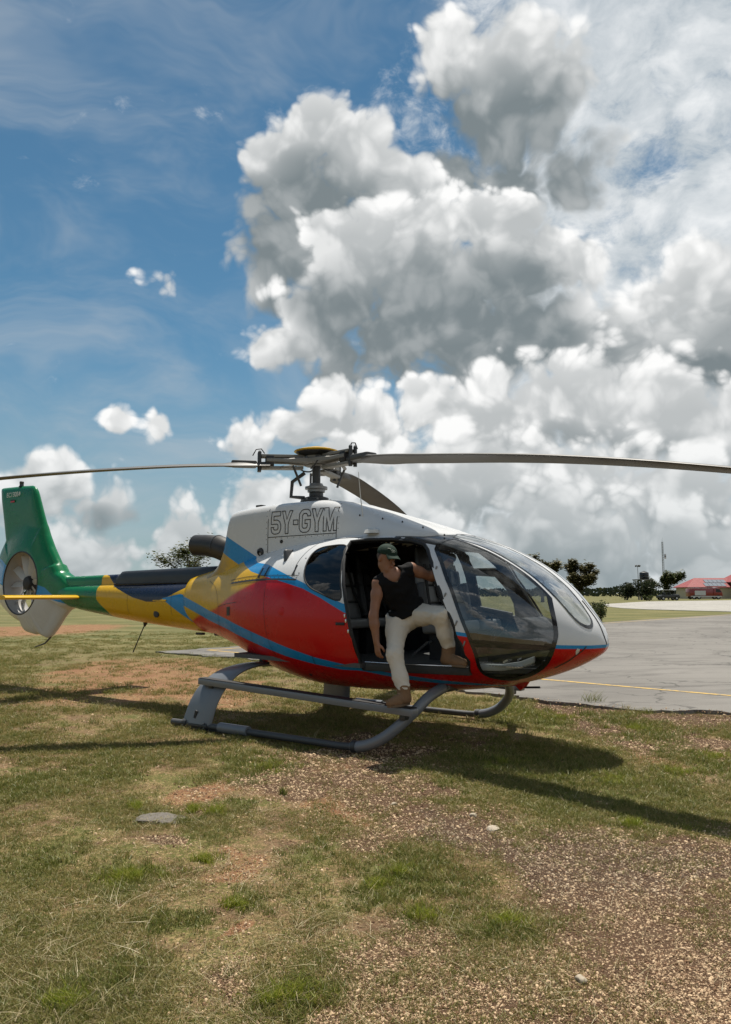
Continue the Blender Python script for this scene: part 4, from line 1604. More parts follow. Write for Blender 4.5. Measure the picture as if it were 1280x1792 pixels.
def fin_r(phi):
    """radius of the outline in direction phi"""
    n = len(AX)
    for k in range(n):
        a, b = AX[k - 1], AX[k]
        if k == 0:
            a -= 2 * math.pi
        for ph in (phi, phi - 2 * math.pi):
            if a <= ph <= b:
                p, q = np.array(OX[k - 1]) - FC, np.array(OX[k]) - FC
                d = np.array([math.cos(phi), math.sin(phi)])
                den = d[0] * (q - p)[1] - d[1] * (q - p)[0]
                return (p[0] * (q - p)[1] - p[1] * (q - p)[0]) / den
    return 1.0


NPH, NU = 220, 16
V, F = [], []
for sgn in (1, -1):
    for k in range(NPH):
        ph = 2 * math.pi * k / NPH
        ro = fin_r(ph)
        for u in range(NU + 1):
            t = u / NU
            t = 1 - (1 - t)**1.5
            r_ = FR + (ro - FR) * t
            hb = .185 * (1 - t)**1.2 + .085 * (1 - (1 - t)**1.2)
            if ro > 1.05:
                hb = .185 * max(0, 1 - (r_ - FR) / .42) + .075 * min(1, (r_ - FR) / .42)
            if abs(math.cos(ph)) > .95 and math.cos(ph) > 0:
                hb = max(hb, .16)
            h_ = hb * math.sqrt(max(0, 1 - t**7)) + .004
            if t < .05:
                h_ -= .012
            V.append(B(FC[0] + r_ * math.cos(ph), sgn * h_, FC[1] + r_ * math.sin(ph)))
off = NPH * (NU + 1)
for k in range(NPH):
    k2 = (k + 1) % NPH
    for u in range(NU):
        a, b, c, d = k * (NU + 1) + u, k2 * (NU + 1) + u, k2 * (NU + 1) + u + 1, k * (NU + 1) + u + 1
        F.append((a, d, c, b))
        F.append((a + off, b + off, c + off, d + off))
    a, b = k * (NU + 1) + NU, k2 * (NU + 1) + NU
    F.append((a, a + off, b + off, b))
fin = mesh('tail_fin', V, F, M['fin'], heli, smooth=True)
tag(fin, 'green tail fin with pale shroud round the tail rotor')
# duct wall
V, F = [], []
n = 72
for k in range(n):
    a = 2 * math.pi * k / n
    for j, (s, rr) in enumerate(((.175, FR), (.15, FR - .012), (.0, FR - .02), (-.15, FR - .012), (-.175, FR))):
        V.append(B(FC[0] + rr * math.cos(a), s, FC[1] + rr * math.sin(a)))
for k in range(n):
    for j in range(4):
        a, b = k * 5 + j, ((k + 1) % n) * 5 + j
        F.append((a, a + 1, b + 1, b))
mesh('rotor_duct', V, F, M['duct'], fin, smooth=True)
MB().tube([B(FC[0] + (FR - .004) * math.cos(a), .176, FC[1] + (FR - .004) * math.sin(a)) for a in np.linspace(0, 2 * math.pi, 61)], .012, 8, caps=False).build('duct_rim', M['darkmetal'], fin, smooth=True)
ry = Matrix.Rotation(R(90), 3, 'X')
hub_t = MB().lathe([(.02, -.16), (.115, -.13), (.125, .02), (.10, .07), (.05, .085)], B(FC[0], 0, FC[1]), 28, ry).build('tail_rotor_hub', M['black_matt'], fin, smooth=True)
for k, a in enumerate((4, 39, 76, 109, 148, 183, 221, 253, 291, 326)):
    a = R(a)
    d = Vector((math.cos(a), 0, math.sin(a)))
    t = Vector((-math.sin(a), 0, math.cos(a)))
    nrm = Vector((0, -1, 0))
    rings = []
    for r_, ch, tw in ((.11, .06, 20), (.2, .115, 30), (.35, .125, 36), (.485, .12, 42)):
        e = (t * math.cos(R(tw)) + nrm * math.sin(R(tw)))
        p = B(FC[0], .02, FC[1]) + d * r_
        f_ = e.cross(d)
        rings.append([p - e * ch / 2, p + f_ * .008, p + e * ch / 2, p - f_ * .008])
    MB().loft(rings).build('tail_rotor_blade', M['fenwhite'], fin, smooth=True, sharp=30)
for k in range(9):
    a = R(20 + 40 * k)
    d = Vector((math.cos(a), 0, math.sin(a)))
    MB().tube([B(FC[0], -.10, FC[1]) + d * .11, B(FC[0], -.10, FC[1]) + d * .50], .02, 8, flat=2.2).build('stator_vane', M['fenwhite'], fin, smooth=True)
MB().tube([B(FC[0], -.08, FC[1]), B(FC[0] + .5, -.05, FC[1] + .02)], .035, 12).build('tail_drive_shaft', M['chrome'], fin, smooth=True)
# tail skid, anti-collision light, stabiliser
MB().tube([B(-5.36, 0, .92), B(-5.42, 0, .84), B(-5.5, 0, .76), B(-5.64, 0, .67), B(-5.92, 0, .60)], [.02, .018, .015, .013, .008], 8).build('tail_skid', M['skiddark'], fin, smooth=True)
MB().lathe([(.05, 0), (.035, .02), (.032, .05), (.036, .055), (.036, .085), (.02, .095)], B(-6.55, 0, 3.275), 14).build('anti_collision_light', M['darkmetal'], fin, smooth=True)


def airfoil(ch, th, n=9):
    xs_ = [.5 * (1 - math.cos(math.pi * i / n)) for i in range(n + 1)]
    f = lambda x: th * (1.4845 * math.sqrt(x) - .63 * x - 1.758 * x * x + 1.4215 * x**3 - .5075 * x**4) 
    return [(x * ch, f(x) * ch) for x in xs_] + [(x * ch, -f(x) * ch * .7) for x in xs_[-2:0:-1]]


rings = []
for s in np.linspace(-1.36, 1.36, 9):
    rings.append([B(-4.42 - a, s, 1.405 + b) for a, b in airfoil(.48, .16)])
stab = MB().loft(rings).build('stabiliser', M['yellow'], heli, smooth=True, sharp=40)
tag(stab, 'yellow horizontal stabiliser across the tail boom')

# type lettering and flag on the fin
fc = bpy.data.curves.new('fin_lettering', 'FONT')
fc.body = 'EC130B4'
fc.size = .115
fc.extrude = .0008
fo = bpy.data.objects.new('fin_lettering', fc)
dg_ = bpy.context.evaluated_depsgraph_get()
COL.objects.link(fo)
bpy.context.view_layer.update()
me = bpy.data.meshes.new_from_object(fo.evaluated_get(bpy.context.evaluated_depsgraph_get()))
COL.objects.unlink(fo)
bpy.data.objects.remove(fo)
me.materials.clear()
me.materials.append(M['white'])
lt = link(bpy.data.objects.new('fin_lettering', me), fin)
lt.rotation_euler = (R(90), 0, 0)
lt.location = (-6.86, -.0865, 3.10)
fl = MB()
fl.box(B(-6.66, .0855, 3.035), (.13, .002, .035)).build('flag', M['black_matt'], fin)
MB().box(B(-6.66, .0862, 3.018), (.13, .0024, .022)).build('flag_stripe', M['red'], fin)

# ---- landing gear
for sg in (1, -1):
    def Q(x, s, z): return B(x, sg * s, z)
    path = [Q(-1.06, 1.2, .045), Q(-.6, 1.2, .05), Q(.4, 1.2, .05), Q(1.3, 1.2, .05)] + [Vector(p) for p in catmull([Q(1.46, 1.2, .055), Q(1.62, 1.19, .085), Q(1.78, 1.165, .16), Q(1.92, 1.10, .28), Q(2.01, .98, .40), Q(2.06, .80, .52), Q(2.08, .55, .585)], 4)]
    sk = MB().tube(path[:4] + path[4:6], .034, 14).build('skid', M['skiddark'], heli, smooth=True)
    MB().tube(path[4:], [.051] * len(path[4:]), 16).build('front_leg', M['skidgrey'], sk, smooth=True)
    MB().tube([Q(-.30, 1.2, .055), Q(.12, 1.2, .055)], .052, 14).build('skid_sleeve', M['skidgrey'], sk, smooth=True)
    MB().box(Q(-.55, 1.2, .012), (.9, .05, .012)).build('wear_plate', M['darkmetal'], sk)
    # rear leg: broad streamlined fairing that comes out of the belly and bends down to the skid
    cl = catmull([(.42, .68), (.70, .665), (.93, .60), (1.09, .46), (1.17, .28), (1.215, .06)], 4)
    xc_ = np.interp(np.linspace(0, 1, len(cl)), [0, .25, .55, .8, 1], [-.36, -.42, -.52, -.60, -.655])
    ch_ = np.interp(np.linspace(0, 1, len(cl)), [0, .3, .6, 1], [.30, .34, .42, .46])
    rings = []
    for i, (s, z) in enumerate(cl):
        a, b = cl[max(i - 1, 0)], cl[min(i + 1, len(cl) - 1)]
        t2 = np.array([b[0] - a[0], b[1] - a[1]])
        t2 = t2 / np.linalg.norm(t2)
        n2 = np.array([-t2[1], t2[0]]) * -1
        rings.append([Q(xc_[i] + ch_[i] / 2 - u, s + n2[0] * w, z + n2[1] * w) for u, w in airfoil(ch_[i], .17)])
    leg = MB().loft(rings).build('rear_leg_fairing', M['skidgrey'], heli, smooth=True, sharp=50)
    MB().box(Q(-.66, 1.222, .16), (.035, .012, .085), Matrix.Rotation(R(18), 3, 'Y')).build('fairing_slot', M['black_matt'], leg)
    # clamps and bolts where leg and skid meet, bracket under the step
    for x_ in (-.84, -.50):
        cl_ = MB().tube([Q(x_ - .03, 1.2, .05), Q(x_ + .03, 1.2, .05)], .046, 14).build('skid_clamp', M['darkmetal'], sk, smooth=True, sharp=40)
        for dz in (-.02, .03):
            MB().lathe([(.010, 0), (.010, .012), (.006, .016)], Q(x_, 1.244, .05 + dz), 6, Matrix.Rotation(R(90 * sg), 3, 'X')).build('clamp_bolt', M['steel'], cl_)
    MB().tube([path[5] - Vector((.02, 0, 0)), path[5] + Vector((.03, 0, .004))], .056, 16).build('leg_collar', M['darkmetal'], sk, smooth=True, sharp=40)
    for x_, z_ in ((-.52, .475), (1.98, .37)):
        MB().box(Q(x_, 1.10, z_), (.06, .10, .07)).build('step_bracket', M['darkmetal'], heli, bevel=.008)
    # step rail
    st = MB().loft([[Q(x, 1.12 + a, z + b) for a, b in ((-.055, -.035), (.055, -.035), (.055, .030), (-.055, .030))] for x, z in ((-.69, .51), (2.10, .415))]).build('step_rail', M['skidgrey'], heli, bevel=.006)
    MB().loft([[Q(x, 1.12 + a, z + b) for a, b in ((-.05, 0), (.05, 0), (.05, .006), (-.05, .006))] for x, z in ((-.68, .541), (2.09, .446))]).build('step_tread', M['rubber'], st)
MB().tube([B(2.08, -.6, .58), B(2.08, .6, .58)], .05, 14).build('front_cross_tube', M['skiddark'], heli, smooth=True)
MB().tube([B(-.36, -.5, .69), B(-.36, .5, .69)], .06, 14).build('rear_cross_tube', M['skiddark'], heli, smooth=True)
# belly fittings
mb = MB()
mb.prism([B(2.45, .02, .60), B(2.72, .02, .66), B(2.66, .02, .575), B(2.60, .02, .53), B(2.55, .02, .575), B(2.15, .02, .52), B(2.12, .02, .54)], None, B(0, -.04, 0))
mb.build('belly_antenna', M['red'], heli, bevel=.006)
MB().tube([B(2.60, 0, .56), B(2.80, 0, .575)], .010, 8).build('pitot_tube', M['black_matt'], heli)

# small marks on the shell
for x, z in ((-.165, 1.70), (-.06, 1.715), (.42, 1.72)):
    V = [B(x + a, hull_s(POD, x + a, z + b) + .004, z + b) for a, b in ((-.012, -.06), (.022, -.06), (.028, .05), (.010, .05))]
    mesh('air_slot', V, [(0, 1, 2, 3)], M['black_matt'], pod)
V = [B(x, hull_s(POD, x, z) + .004, z) for x, z in ((-.74, 1.21), (-.655, 1.215), (-.655, 1.315), (-.74, 1.31))]
mesh('vent_opening', V, [(0, 1, 2, 3)], M['black_matt'], pod)
for P_ in ([(-.75, 1.62), (-.4, 1.655), (0, 1.665), (.3, 1.66), (.52, 1.655)], [(.515, 2.02), (.45, 1.9), (.42, 1.75), (.46, 1.655)], [(-.98, 1.31), (-.8, 1.34), (-.5, 1.37)], [(.75, .84), (.745, .745)], [(.52, 2.05), (.8, 2.055), (1.1, 2.055)]):
    V, F = ribbon_on(POD, [tuple(p) for p in catmull(P_, 4)], .006, closed=False, lift=.003)
    mesh('panel_line', V, F, M['black_matt'], pod)
for P_ in ([(-.2, 1.05), (-.22, .9), (-.2, .72)], [(.02, 1.60), (.05, 1.3), (.10, 1.0), (.16, .75), (.22, .6)], [(-1.35, 1.62), (-1.1, 1.52), (-.98, 1.31), (-1.02, 1.1), (-1.15, .95)]):
    V, F = ribbon_on(POD, [tuple(p) for p in catmull(P_, 5)], .004, closed=False, lift=.003)
    mesh('panel_line', V, F, M['black_matt'], pod)


RIV = {}


def rivets(T, path, parent, step_=.055):
    """a row of flush rivets along a side-view path"""
    P = [np.array(p) for p in catmull(path, 12)]
    mb = RIV.setdefault(parent.name, (MB(), parent))[0]
    acc = 0.0
    for a_, b_ in zip(P, P[1:]):
        acc += np.linalg.norm(b_ - a_)
        if acc >= step_:
            acc = 0.0
            x, z = b_
            s_ = hull_s(T, x, z)
            mb.lathe([(.0045, -.002), (.0045, .002), (.002, .003)], B(x, s_, z), 6, Matrix.Rotation(R(90), 3, 'X'))


rivets(POD, [(.06, 1.58), (.09, 1.3), (.14, 1.0), (.20, .75)], pod)
rivets(POD, [(-.7, 1.60), (-.3, 1.63), (.1, 1.64), (.5, 1.63)], pod)
rivets(POD, [(1.38, .69), (1.8, .665), (2.3, .65)], pod)
rivets(COWL, [(-.36, 1.9), (-.36, 2.2), (-.36, 2.45)], cowl)
rivets(COWL, [(.70, 2.1), (.70, 2.3), (.69, 2.44)], cowl)
rivets(COWL, [(-.3, 2.10), (.2, 2.10), (.65, 2.105)], cowl)
rivets(BOOM, [(-4.4, 1.50), (-3.4, 1.50), (-2.4, 1.50)], boom, .09)
rivets(BOOM, [(-3.95, 1.2), (-3.96, 1.4), (-3.96, 1.55)], boom, .05)
for mb, par in RIV.values():
    tag(mb.build('rivets', M['darkmetal'], par), kind='stuff')
for x_ in (-4.5, -3.2, -2.2):
    V, F = ribbon_on(BOOM, [(x_, z_) for z_ in np.linspace(1.18, 1.58, 8)], .005, closed=False, lift=.002)
    mesh('panel_line', V, F, M['black_matt'], boom)
for x, z in ((1.225, 1.25), (1.24, 1.20), (1.27, 1.10)):
    MB().box(B(x, hull_s(POD, x, z) + .002, z), (.018, .012, .035)).build('door_latch', M['chrome'], pod, bevel=.003)
# door rail, handle, filler cap, tie-down ring and drains
V, F = ribbon_on(POD, [tuple(p) for p in catmull([(-.72, 1.585), (-.3, 1.612), (.1, 1.62), (.5, 1.612)], 6)], .020, closed=False, lift=.004)
mesh('door_rail', V, F, M['darkmetal'], pod)
MB().box(B(1.17, hull_s(POD, 1.17, 1.17) + .006, 1.17), (.11, .014, .028)).build('door_handle', M['black_matt'], pod, bevel=.006)
MB().lathe([(.045, -.004), (.045, .004), (.03, .006)], B(.35, hull_s(POD, .35, 1.28), 1.28), 20, Matrix.Rotation(R(88), 3, 'X')).build('fuel_cap', M['red'], pod, smooth=True, sharp=40)
for x_, z_ in ((.55, .62), (-.15, .70), (1.6, .575)):
    MB().lathe([(.018, -.01), (.018, .004)], B(x_, hull_s(POD, x_, z_), z_), 10, Matrix.Rotation(R(125), 3, 'X')).build('drain_hole', M['black_matt'], pod)
for z_ in (1.02, 1.20, 1.45, 1.70):
    x_ = float(np.interp(z_, [.86, 1.0, 1.228, 1.486, 1.755], [2.475, 2.44, 2.353, 2.223, 2.068])) + .035
    MB().box(B(x_, hull_s(POD, x_, z_) + .001, z_), (.014, .010, .05), Matrix.Rotation(R(22), 3, 'Y')).build('door_hinge', M['steel'], pod, bevel=.002)
for z_ in (1.52, 1.68, 1.84):
    MB().lathe([(.006, -.003), (.006, .004)], B(.515, hull_s(POD, .515, z_), z_), 8, R_ := Matrix.Rotation(R(80), 3, 'X')).build('fastener', M['darkmetal'], pod)
# landing light slit and nose seams
V, F = ribbon_on(POD, [tuple(p) for p in catmull([(3.375, 1.0), (3.35, .965), (3.30, .925), (3.22, .865), (3.10, .80)], 5)], .007, closed=False)
mesh('nose_seam', V, F, M['black_matt'], pod)
V = [B(x, hull_s(POD, x, z) + .004, z) for x, z in ((3.318, .985), (3.334, .975), (3.325, .955), (3.302, .925), (3.296, .93), (3.304, .957))]
mesh('landing_light', V, [tuple(range(6))], M['white'], pod)
crest = [(x, hull_z(POD, x, 0) + .003) for x in np.linspace(3.24, 3.45, 14)] + [(3.459, 1.005)]
MB().tube([B(x, 0, z) for x, z in crest], .006, 6).build('nose_seam', M['black_matt'], pod, smooth=True)

# ---- cabin interior
MB().loft([[B(x, -w, .79), B(x, w, .79), B(x, w, .745), B(x, -w, .745)] for x, w in ((-.6, .72), (.2, .82), (1.35, .93), (1.42, .70), (2.44, .66), (2.7, .56), (2.95, .40))]).build('cabin_floor', M['floor_c'], heli)
MB().loft([[B(x, a * hull_s(POD, x, z) * .96, z) for a, z in ((-1, .80), (-1, 1.15), (-1, 1.5), (-1, 1.8), (-.75, 1.98), (.75, 1.98), (1, 1.8), (1, 1.5), (1, 1.15), (1, .80))] for x in (.02, .06)]).build('rear_bulkhead', M['lining'], heli)


def pad(mb, c, size, rot=None, r_=.03):
    mb.box(c, size, rot)


def seat(x, s, z, mat, back=10, w=.44, head=True):
    cu = MB()
    cu.box(B(x + .20, s, z), (.46, w, .11), Matrix.Rotation(R(-5), 3, 'Y'))
    base = cu.build('seat', mat, heli, bevel=.035, seg=3)
    rb = Matrix.Rotation(R(-back), 3, 'Y')
    o = B(x - .02, s, z + .04)
    p = lambda dz, dx=0.0, ds=0.0: o + rb @ Vector((dx, -ds, dz))
    MB().box(p(.10), (.09, w * .96, .20), rb).build('backrest', mat, base, bevel=.03, seg=3)
    MB().box(p(.30), (.085, w * .92, .185), rb).build('backrest', mat, base, bevel=.03, seg=3)
    MB().box(p(.485), (.08, w * .86, .17), rb).build('backrest', mat, base, bevel=.03, seg=3)
    for q in (-1, 1):
        MB().box(p(.22, .035, q * w * .47), (.13, .055, .40), rb).build('bolster', M['leather_d'], base, bevel=.025, seg=2)
    if head:
        MB().box(p(.69, -.01), (.07, w * .60, .24), rb, .75).build('headrest', M['leather_d'], base, bevel=.03, seg=3)
    MB().box(p(.25, -.055), (.04, w * 1.0, .58), rb).build('seat_shell', M['black_matt'], base, bevel=.015)
    for q in (-1, 1):
        MB().loft([[p(.62, .045, q * .06 + a) for a in (-.022, .022)] + [p(.62, .052, q * .06 + a) for a in (.022, -.022)],
                   [p(.30, .055, q * .10 + a) for a in (-.022, .022)] + [p(.30, .062, q * .10 + a) for a in (.022, -.022)],
                   [p(.06, .10, q * .17 + a) for a in (-.022, .022)] + [p(.06, .107, q * .17 + a) for a in (.022, -.022)]]).build('seat_belt', M['belt'], base)
    MB().box(B(x + .18, s, (z + .79) / 2 - .03), (.30, w * .7, z - .79 - .06)).build('seat_frame', M['black_matt'], base)
    return base


for s in (-.66, -.22, .22, .64):
    seat(.36, s, 1.12, M['leather'] if abs(s) < .5 else M['leather_d'], back=12, w=.42)
seat(1.62, -.52, 1.12, M['leather'], back=10)
seat(1.62, -.02, 1.12, M['leather'], back=10)
# centre console and instrument panel
rings = []
for x, z0, z1, w in ((2.28, .79, .98, .16), (2.45, .79, 1.08, .22), (2.58, .79, 1.20, .30), (2.70, .80, 1.235, .33), (2.80, .84, 1.20, .32), (2.88, .9, 1.10, .28)):
    rings.append([B(x, -w - .1, z0), B(x, w - .1, z0), B(x, w - .1, z1 - .03), B(x, (w - .1) * .85, z1), B(x, (-w - .1) * .9, z1), B(x, -w - .1, z1 - .03)])
dash = MB().loft(rings).build('instrument_panel', M['black_matt'], heli, smooth=True, sharp=35)
for s, z in ((-.28, 1.12), (-.10, 1.12), (.06, 1.11)):
    MB().box(B(2.532, s, z), (.012, .13, .10), Matrix.Rotation(R(25), 3, 'Y')).build('flight_display', M['black'], dash, bevel=.004)
MB().tube([B(2.0, -.52, .80), B(2.06, -.52, 1.0), B(2.02, -.52, 1.14), B(2.05, -.52, 1.24)], .014, 8).build('cyclic_stick', M['black_matt'], heli, smooth=True)
MB().tube([B(1.55, .30, .84), B(1.78, .38, .98), B(1.66, .10, .97), B(1.62, -.2, .97)], .013, 8).build('seat_rail', M['chrome'], heli, smooth=True)
for s in (-.62, .52, .22):
    MB().box(B(2.72, s, .855), (.05, .10, .015), Matrix.Rotation(R(-30), 3, 'Y')).build('rudder_pedal', M['chrome'], heli)
# perforated floor grating at the chin windows
for k in range(22):
    MB().box(B(2.30 + .028 * k, .48, .815), (.012, .34, .008)).build('floor_grating', M['chrome'], heli)
# white door trim under the chin window and the overhead console
MB().loft([[B(x, hull_s(POD, x, z) - .10, z + d) for d in (-.03, .03)] + [B(x, hull_s(POD, x, z) - .06, z + d) for d in (.03, -.03)] for x, z in ((2.52, .80), (2.7, .80), (2.86, .83), (2.98, .88))]).build('chin_trim', M['white'], heli, bevel=.01)
MB().loft([[B(x, a, z) for a, z in ((-.22, zt), (.22, zt), (.16, zb), (-.16, zb))] for x, zt, zb in ((1.55, 2.10, 2.03), (1.75, 2.08, 1.92), (1.98, 2.03, 1.90), (2.08, 2.00, 1.95))]).build('overhead_console', M['black_matt'], heli, bevel=.02)
hs = MB()
hs.lathe([(.02, .0), (.045, .02), (.05, .05), (.035, .07)], B(1.93, .10, 1.83), 16, Matrix.Rotation(R(90), 3, 'X'))
hs.lathe([(.02, .0), (.045, .02), (.05, .05), (.035, .07)], B(1.93, -.10, 1.83), 16, Matrix.Rotation(R(-90), 3, 'X'))
hs.tube([B(1.93, -.10, 1.88), B(1.95, -.02, 1.93), B(1.93, .07, 1.88)], .014, 8)
hs.build('headset', M['black_matt'], heli, smooth=True)
# port side door ledge and its red placard
MB().tube([B(x, -hull_s(POD, x, 1.29) + .06, 1.31 - (x - 1.63) * .16) for x in (1.64, 1.85, 2.1)], .022, 8).build('door_ledge', M['black_matt'], heli, smooth=True)

# ---- main rotor
HZ = 3.05
mast = MB()
mast.lathe([(.19, 2.53), (.19, 2.565), (.15, 2.575), (.15, 2.60), (.085, 2.62), (.085, 2.66), (.05, 2.67), (.05, 2.98)], B(0, 0, 0), 24)
mast.build('rotor_mast', M['darkmetal'], heli, smooth=True)
sw = MB().lathe([(.08, 2.665), (.105, 2.67), (.105, 2.70), (.135, 2.705), (.135, 2.735), (.09, 2.745), (.075, 2.775)], B(0, 0, 0), 24).build('swashplate', M['steel'], heli, smooth=True)
mb = MB()
mb.tube([B(-.10, .10, 2.60), B(-.26, .16, 2.62), B(-.25, .15, 2.80), B(-.10, .10, 2.90)], .024, 8)
mb.build('scissor_link', M['darkmetal'], sw, smooth=True)
cap = MB().lathe([(.10, 3.158), (.262, 3.152), (.270, 3.158), (.268, 3.168), (.20, 3.190), (.09, 3.203), (.07, 3.218), (.02, 3.222)], B(0, 0, 0), 40).build('hub_cap', M['yellow'], heli, smooth=True, sharp=40)
MB().lathe([(.08, 3.09), (.19, 3.115), (.245, 3.143), (.246, 3.150), (.10, 3.150)], B(0, 0, 0), 40).build('hub_cap_underside', M['darkmetal'], cap, smooth=True, sharp=40)
MB().lathe([(.14, 2.985), (.15, 3.10), (.10, 3.13)], B(0, 0, 0), 12).build('hub_body', M['hubgrey'], cap)


for k in range(6):
    a = R(60 * k + 15)
    MB().box((.125 * math.cos(a), .125 * math.sin(a), 3.045), (.06, .05, .10), Matrix.Rotation(a, 3, 'Z')).build('hub_lug', M['darkmetal'] if k % 2 else M['steel'], cap, bevel=.008)
for k in range(3):
    a = R(120 * k + 40)
    q0 = Vector((.06 * math.cos(a), .06 * math.sin(a), 2.99))
    MB().tube([tuple(p) for p in catmull([q0, q0 + Vector((.07 * math.cos(a), .07 * math.sin(a), -.05)), q0 + Vector((.16 * math.cos(a + .5), .16 * math.sin(a + .5), -.04)), q0 + Vector((.24 * math.cos(a + .7), .24 * math.sin(a + .7), .02))], 4)], .009, 6).build('hub_hose', M['black_matt'], cap, smooth=True)
for k in range(8):
    a = R(45 * k)
    MB().lathe([(.012, 2.566), (.012, 2.585)], (.172 * math.cos(a), .172 * math.sin(a), 0), 6).build('mast_bolt', M['steel'], heli)


def rotor_frame(az):
    # azimuth in the world (x right, y away) turned into the body frame
    a = R(az) + TH
    d = Vector((math.cos(a), math.sin(a), 0))
    return d, Vector((-d.y, d.x, 0))


for az, droop, rise in ((-49, [(.55, 2.985), (1.35, 2.915), (1.87, 2.848), (2.62, 2.752), (3.28, 2.655), (4.1, 2.512), (4.9, 2.35), (5.345, 2.25)], 0),
                        (191, [(.55, 2.985), (1.37, 2.95), (2.33, 2.873), (2.94, 2.808), (3.54, 2.733), (4.4, 2.59), (5.345, 2.40)], 0),
                        (71, [(.55, 3.0), (1.16, 2.996), (1.83, 2.95), (2.5, 2.885), (3.25, 2.785), (4.4, 2.56), (5.345, 2.33)], 0)):
    d, t = rotor_frame(az)
    # star arm
    rings = []
    for r_, w, h_ in ((.05, .17, .035), (.20, .14, .035), (.34, .075, .028), (.60, .07, .028)):
        rings.append([d * r_ + t * a * w + Vector((0, 0, 3.035 + b * h_)) for a, b in ((-1, -.6), (-.8, -1), (.8, -1), (1, -.6), (1, .6), (.8, 1), (-.8, 1), (-1, .6))])
    arm = MB().loft(rings).build('rotor_star_arm', M['hubgrey'], heli, smooth=True, sharp=40)
    for zz in (3.095, 2.955):
        MB().loft([[d * r_ + t * a * w + Vector((0, 0, zz + b * .018 - (r_ - .2) * .02)) for a, b in ((-1, -1), (1, -1), (1, 1), (-1, 1))] for r_, w in ((.16, .045), (.35, .055), (.66, .06))]).build('sleeve_plate', M['hubgrey'], arm, bevel=.006)
    MB().box(d * .56 + Vector((0, 0, 3.025)), (.10, .13, .13), Matrix.Rotation(R(az) + TH, 3, 'Z')).build('elastomer_block', M['black_matt'], arm, bevel=.012)
    for q in (-.035, .035):
        MB().lathe([(.022, 2.90), (.022, 3.13), (.012, 3.145)], d * .68 + t * q, 10).build('blade_bolt', M['darkmetal'], arm)
    MB().tube([d * .62 + Vector((0, 0, 3.12)), d * .66 + Vector((0, 0, 3.175)), d * .72 + Vector((0, 0, 3.165)), d * .76 + Vector((0, 0, 3.09))], .007, 6).build('bonding_wire', M['black_matt'], arm)
    # pitch link
    MB().tube([d * .20 + t * .16 + Vector((0, 0, 2.72)), d * .30 + t * .20 + Vector((0, 0, 2.95))], .014, 8).build('pitch_link', M['darkmetal'], arm, smooth=True)
    MB().tube([d * .30 + t * .20 + Vector((0, 0, 2.94)), d * .42 + t * .06 + Vector((0, 0, 2.95))], .020, 8).build('pitch_horn', M['hubgrey'], arm, smooth=True)
    # blade
    rr = [p[0] for p in droop]
    zz = [p[1] for p in droop]
    rings = []
    for r_ in list(np.linspace(.56, 1.1, 7)) + list(np.linspace(1.3, 5.2, 22)) + [5.3, 5.345]:
        z = float(pchip(r_, np.array(rr), np.array(zz)))
        ch = float(np.interp(r_, [.56, .75, 1.05, 5.1, 5.3, 5.345], [.16, .17, .355, .355, .30, .20]))
        th = float(np.interp(r_, [.56, .8, 1.1, 5.345], [.50, .42, .14, .10]))
        tw = R(float(np.interp(r_, [.56, 5.3], [11, 3])))
        e = t * math.cos(tw) + Vector((0, 0, -1)) * math.sin(tw)        # leading to trailing edge (rotor turns clockwise from above)
        n_ = Vector((0, 0, 1)) * math.cos(tw) + t * math.sin(tw)
        p0_ = d * r_ + Vector((0, 0, z)) - e * ch * .3
        rings.append([p0_ + e * u + n_ * w for u, w in airfoil(ch, th)])
    bl = MB().loft(rings).build('main_rotor_blade', M['blade'], heli, smooth=True, sharp=80)
    MB().box(d * .86 + Vector((0, 0, 2.985)), (.30, .16, .075), Matrix.Rotation(R(az) + TH, 3, 'Z')).build('blade_cuff', M['blade'], bl, bevel=.02)


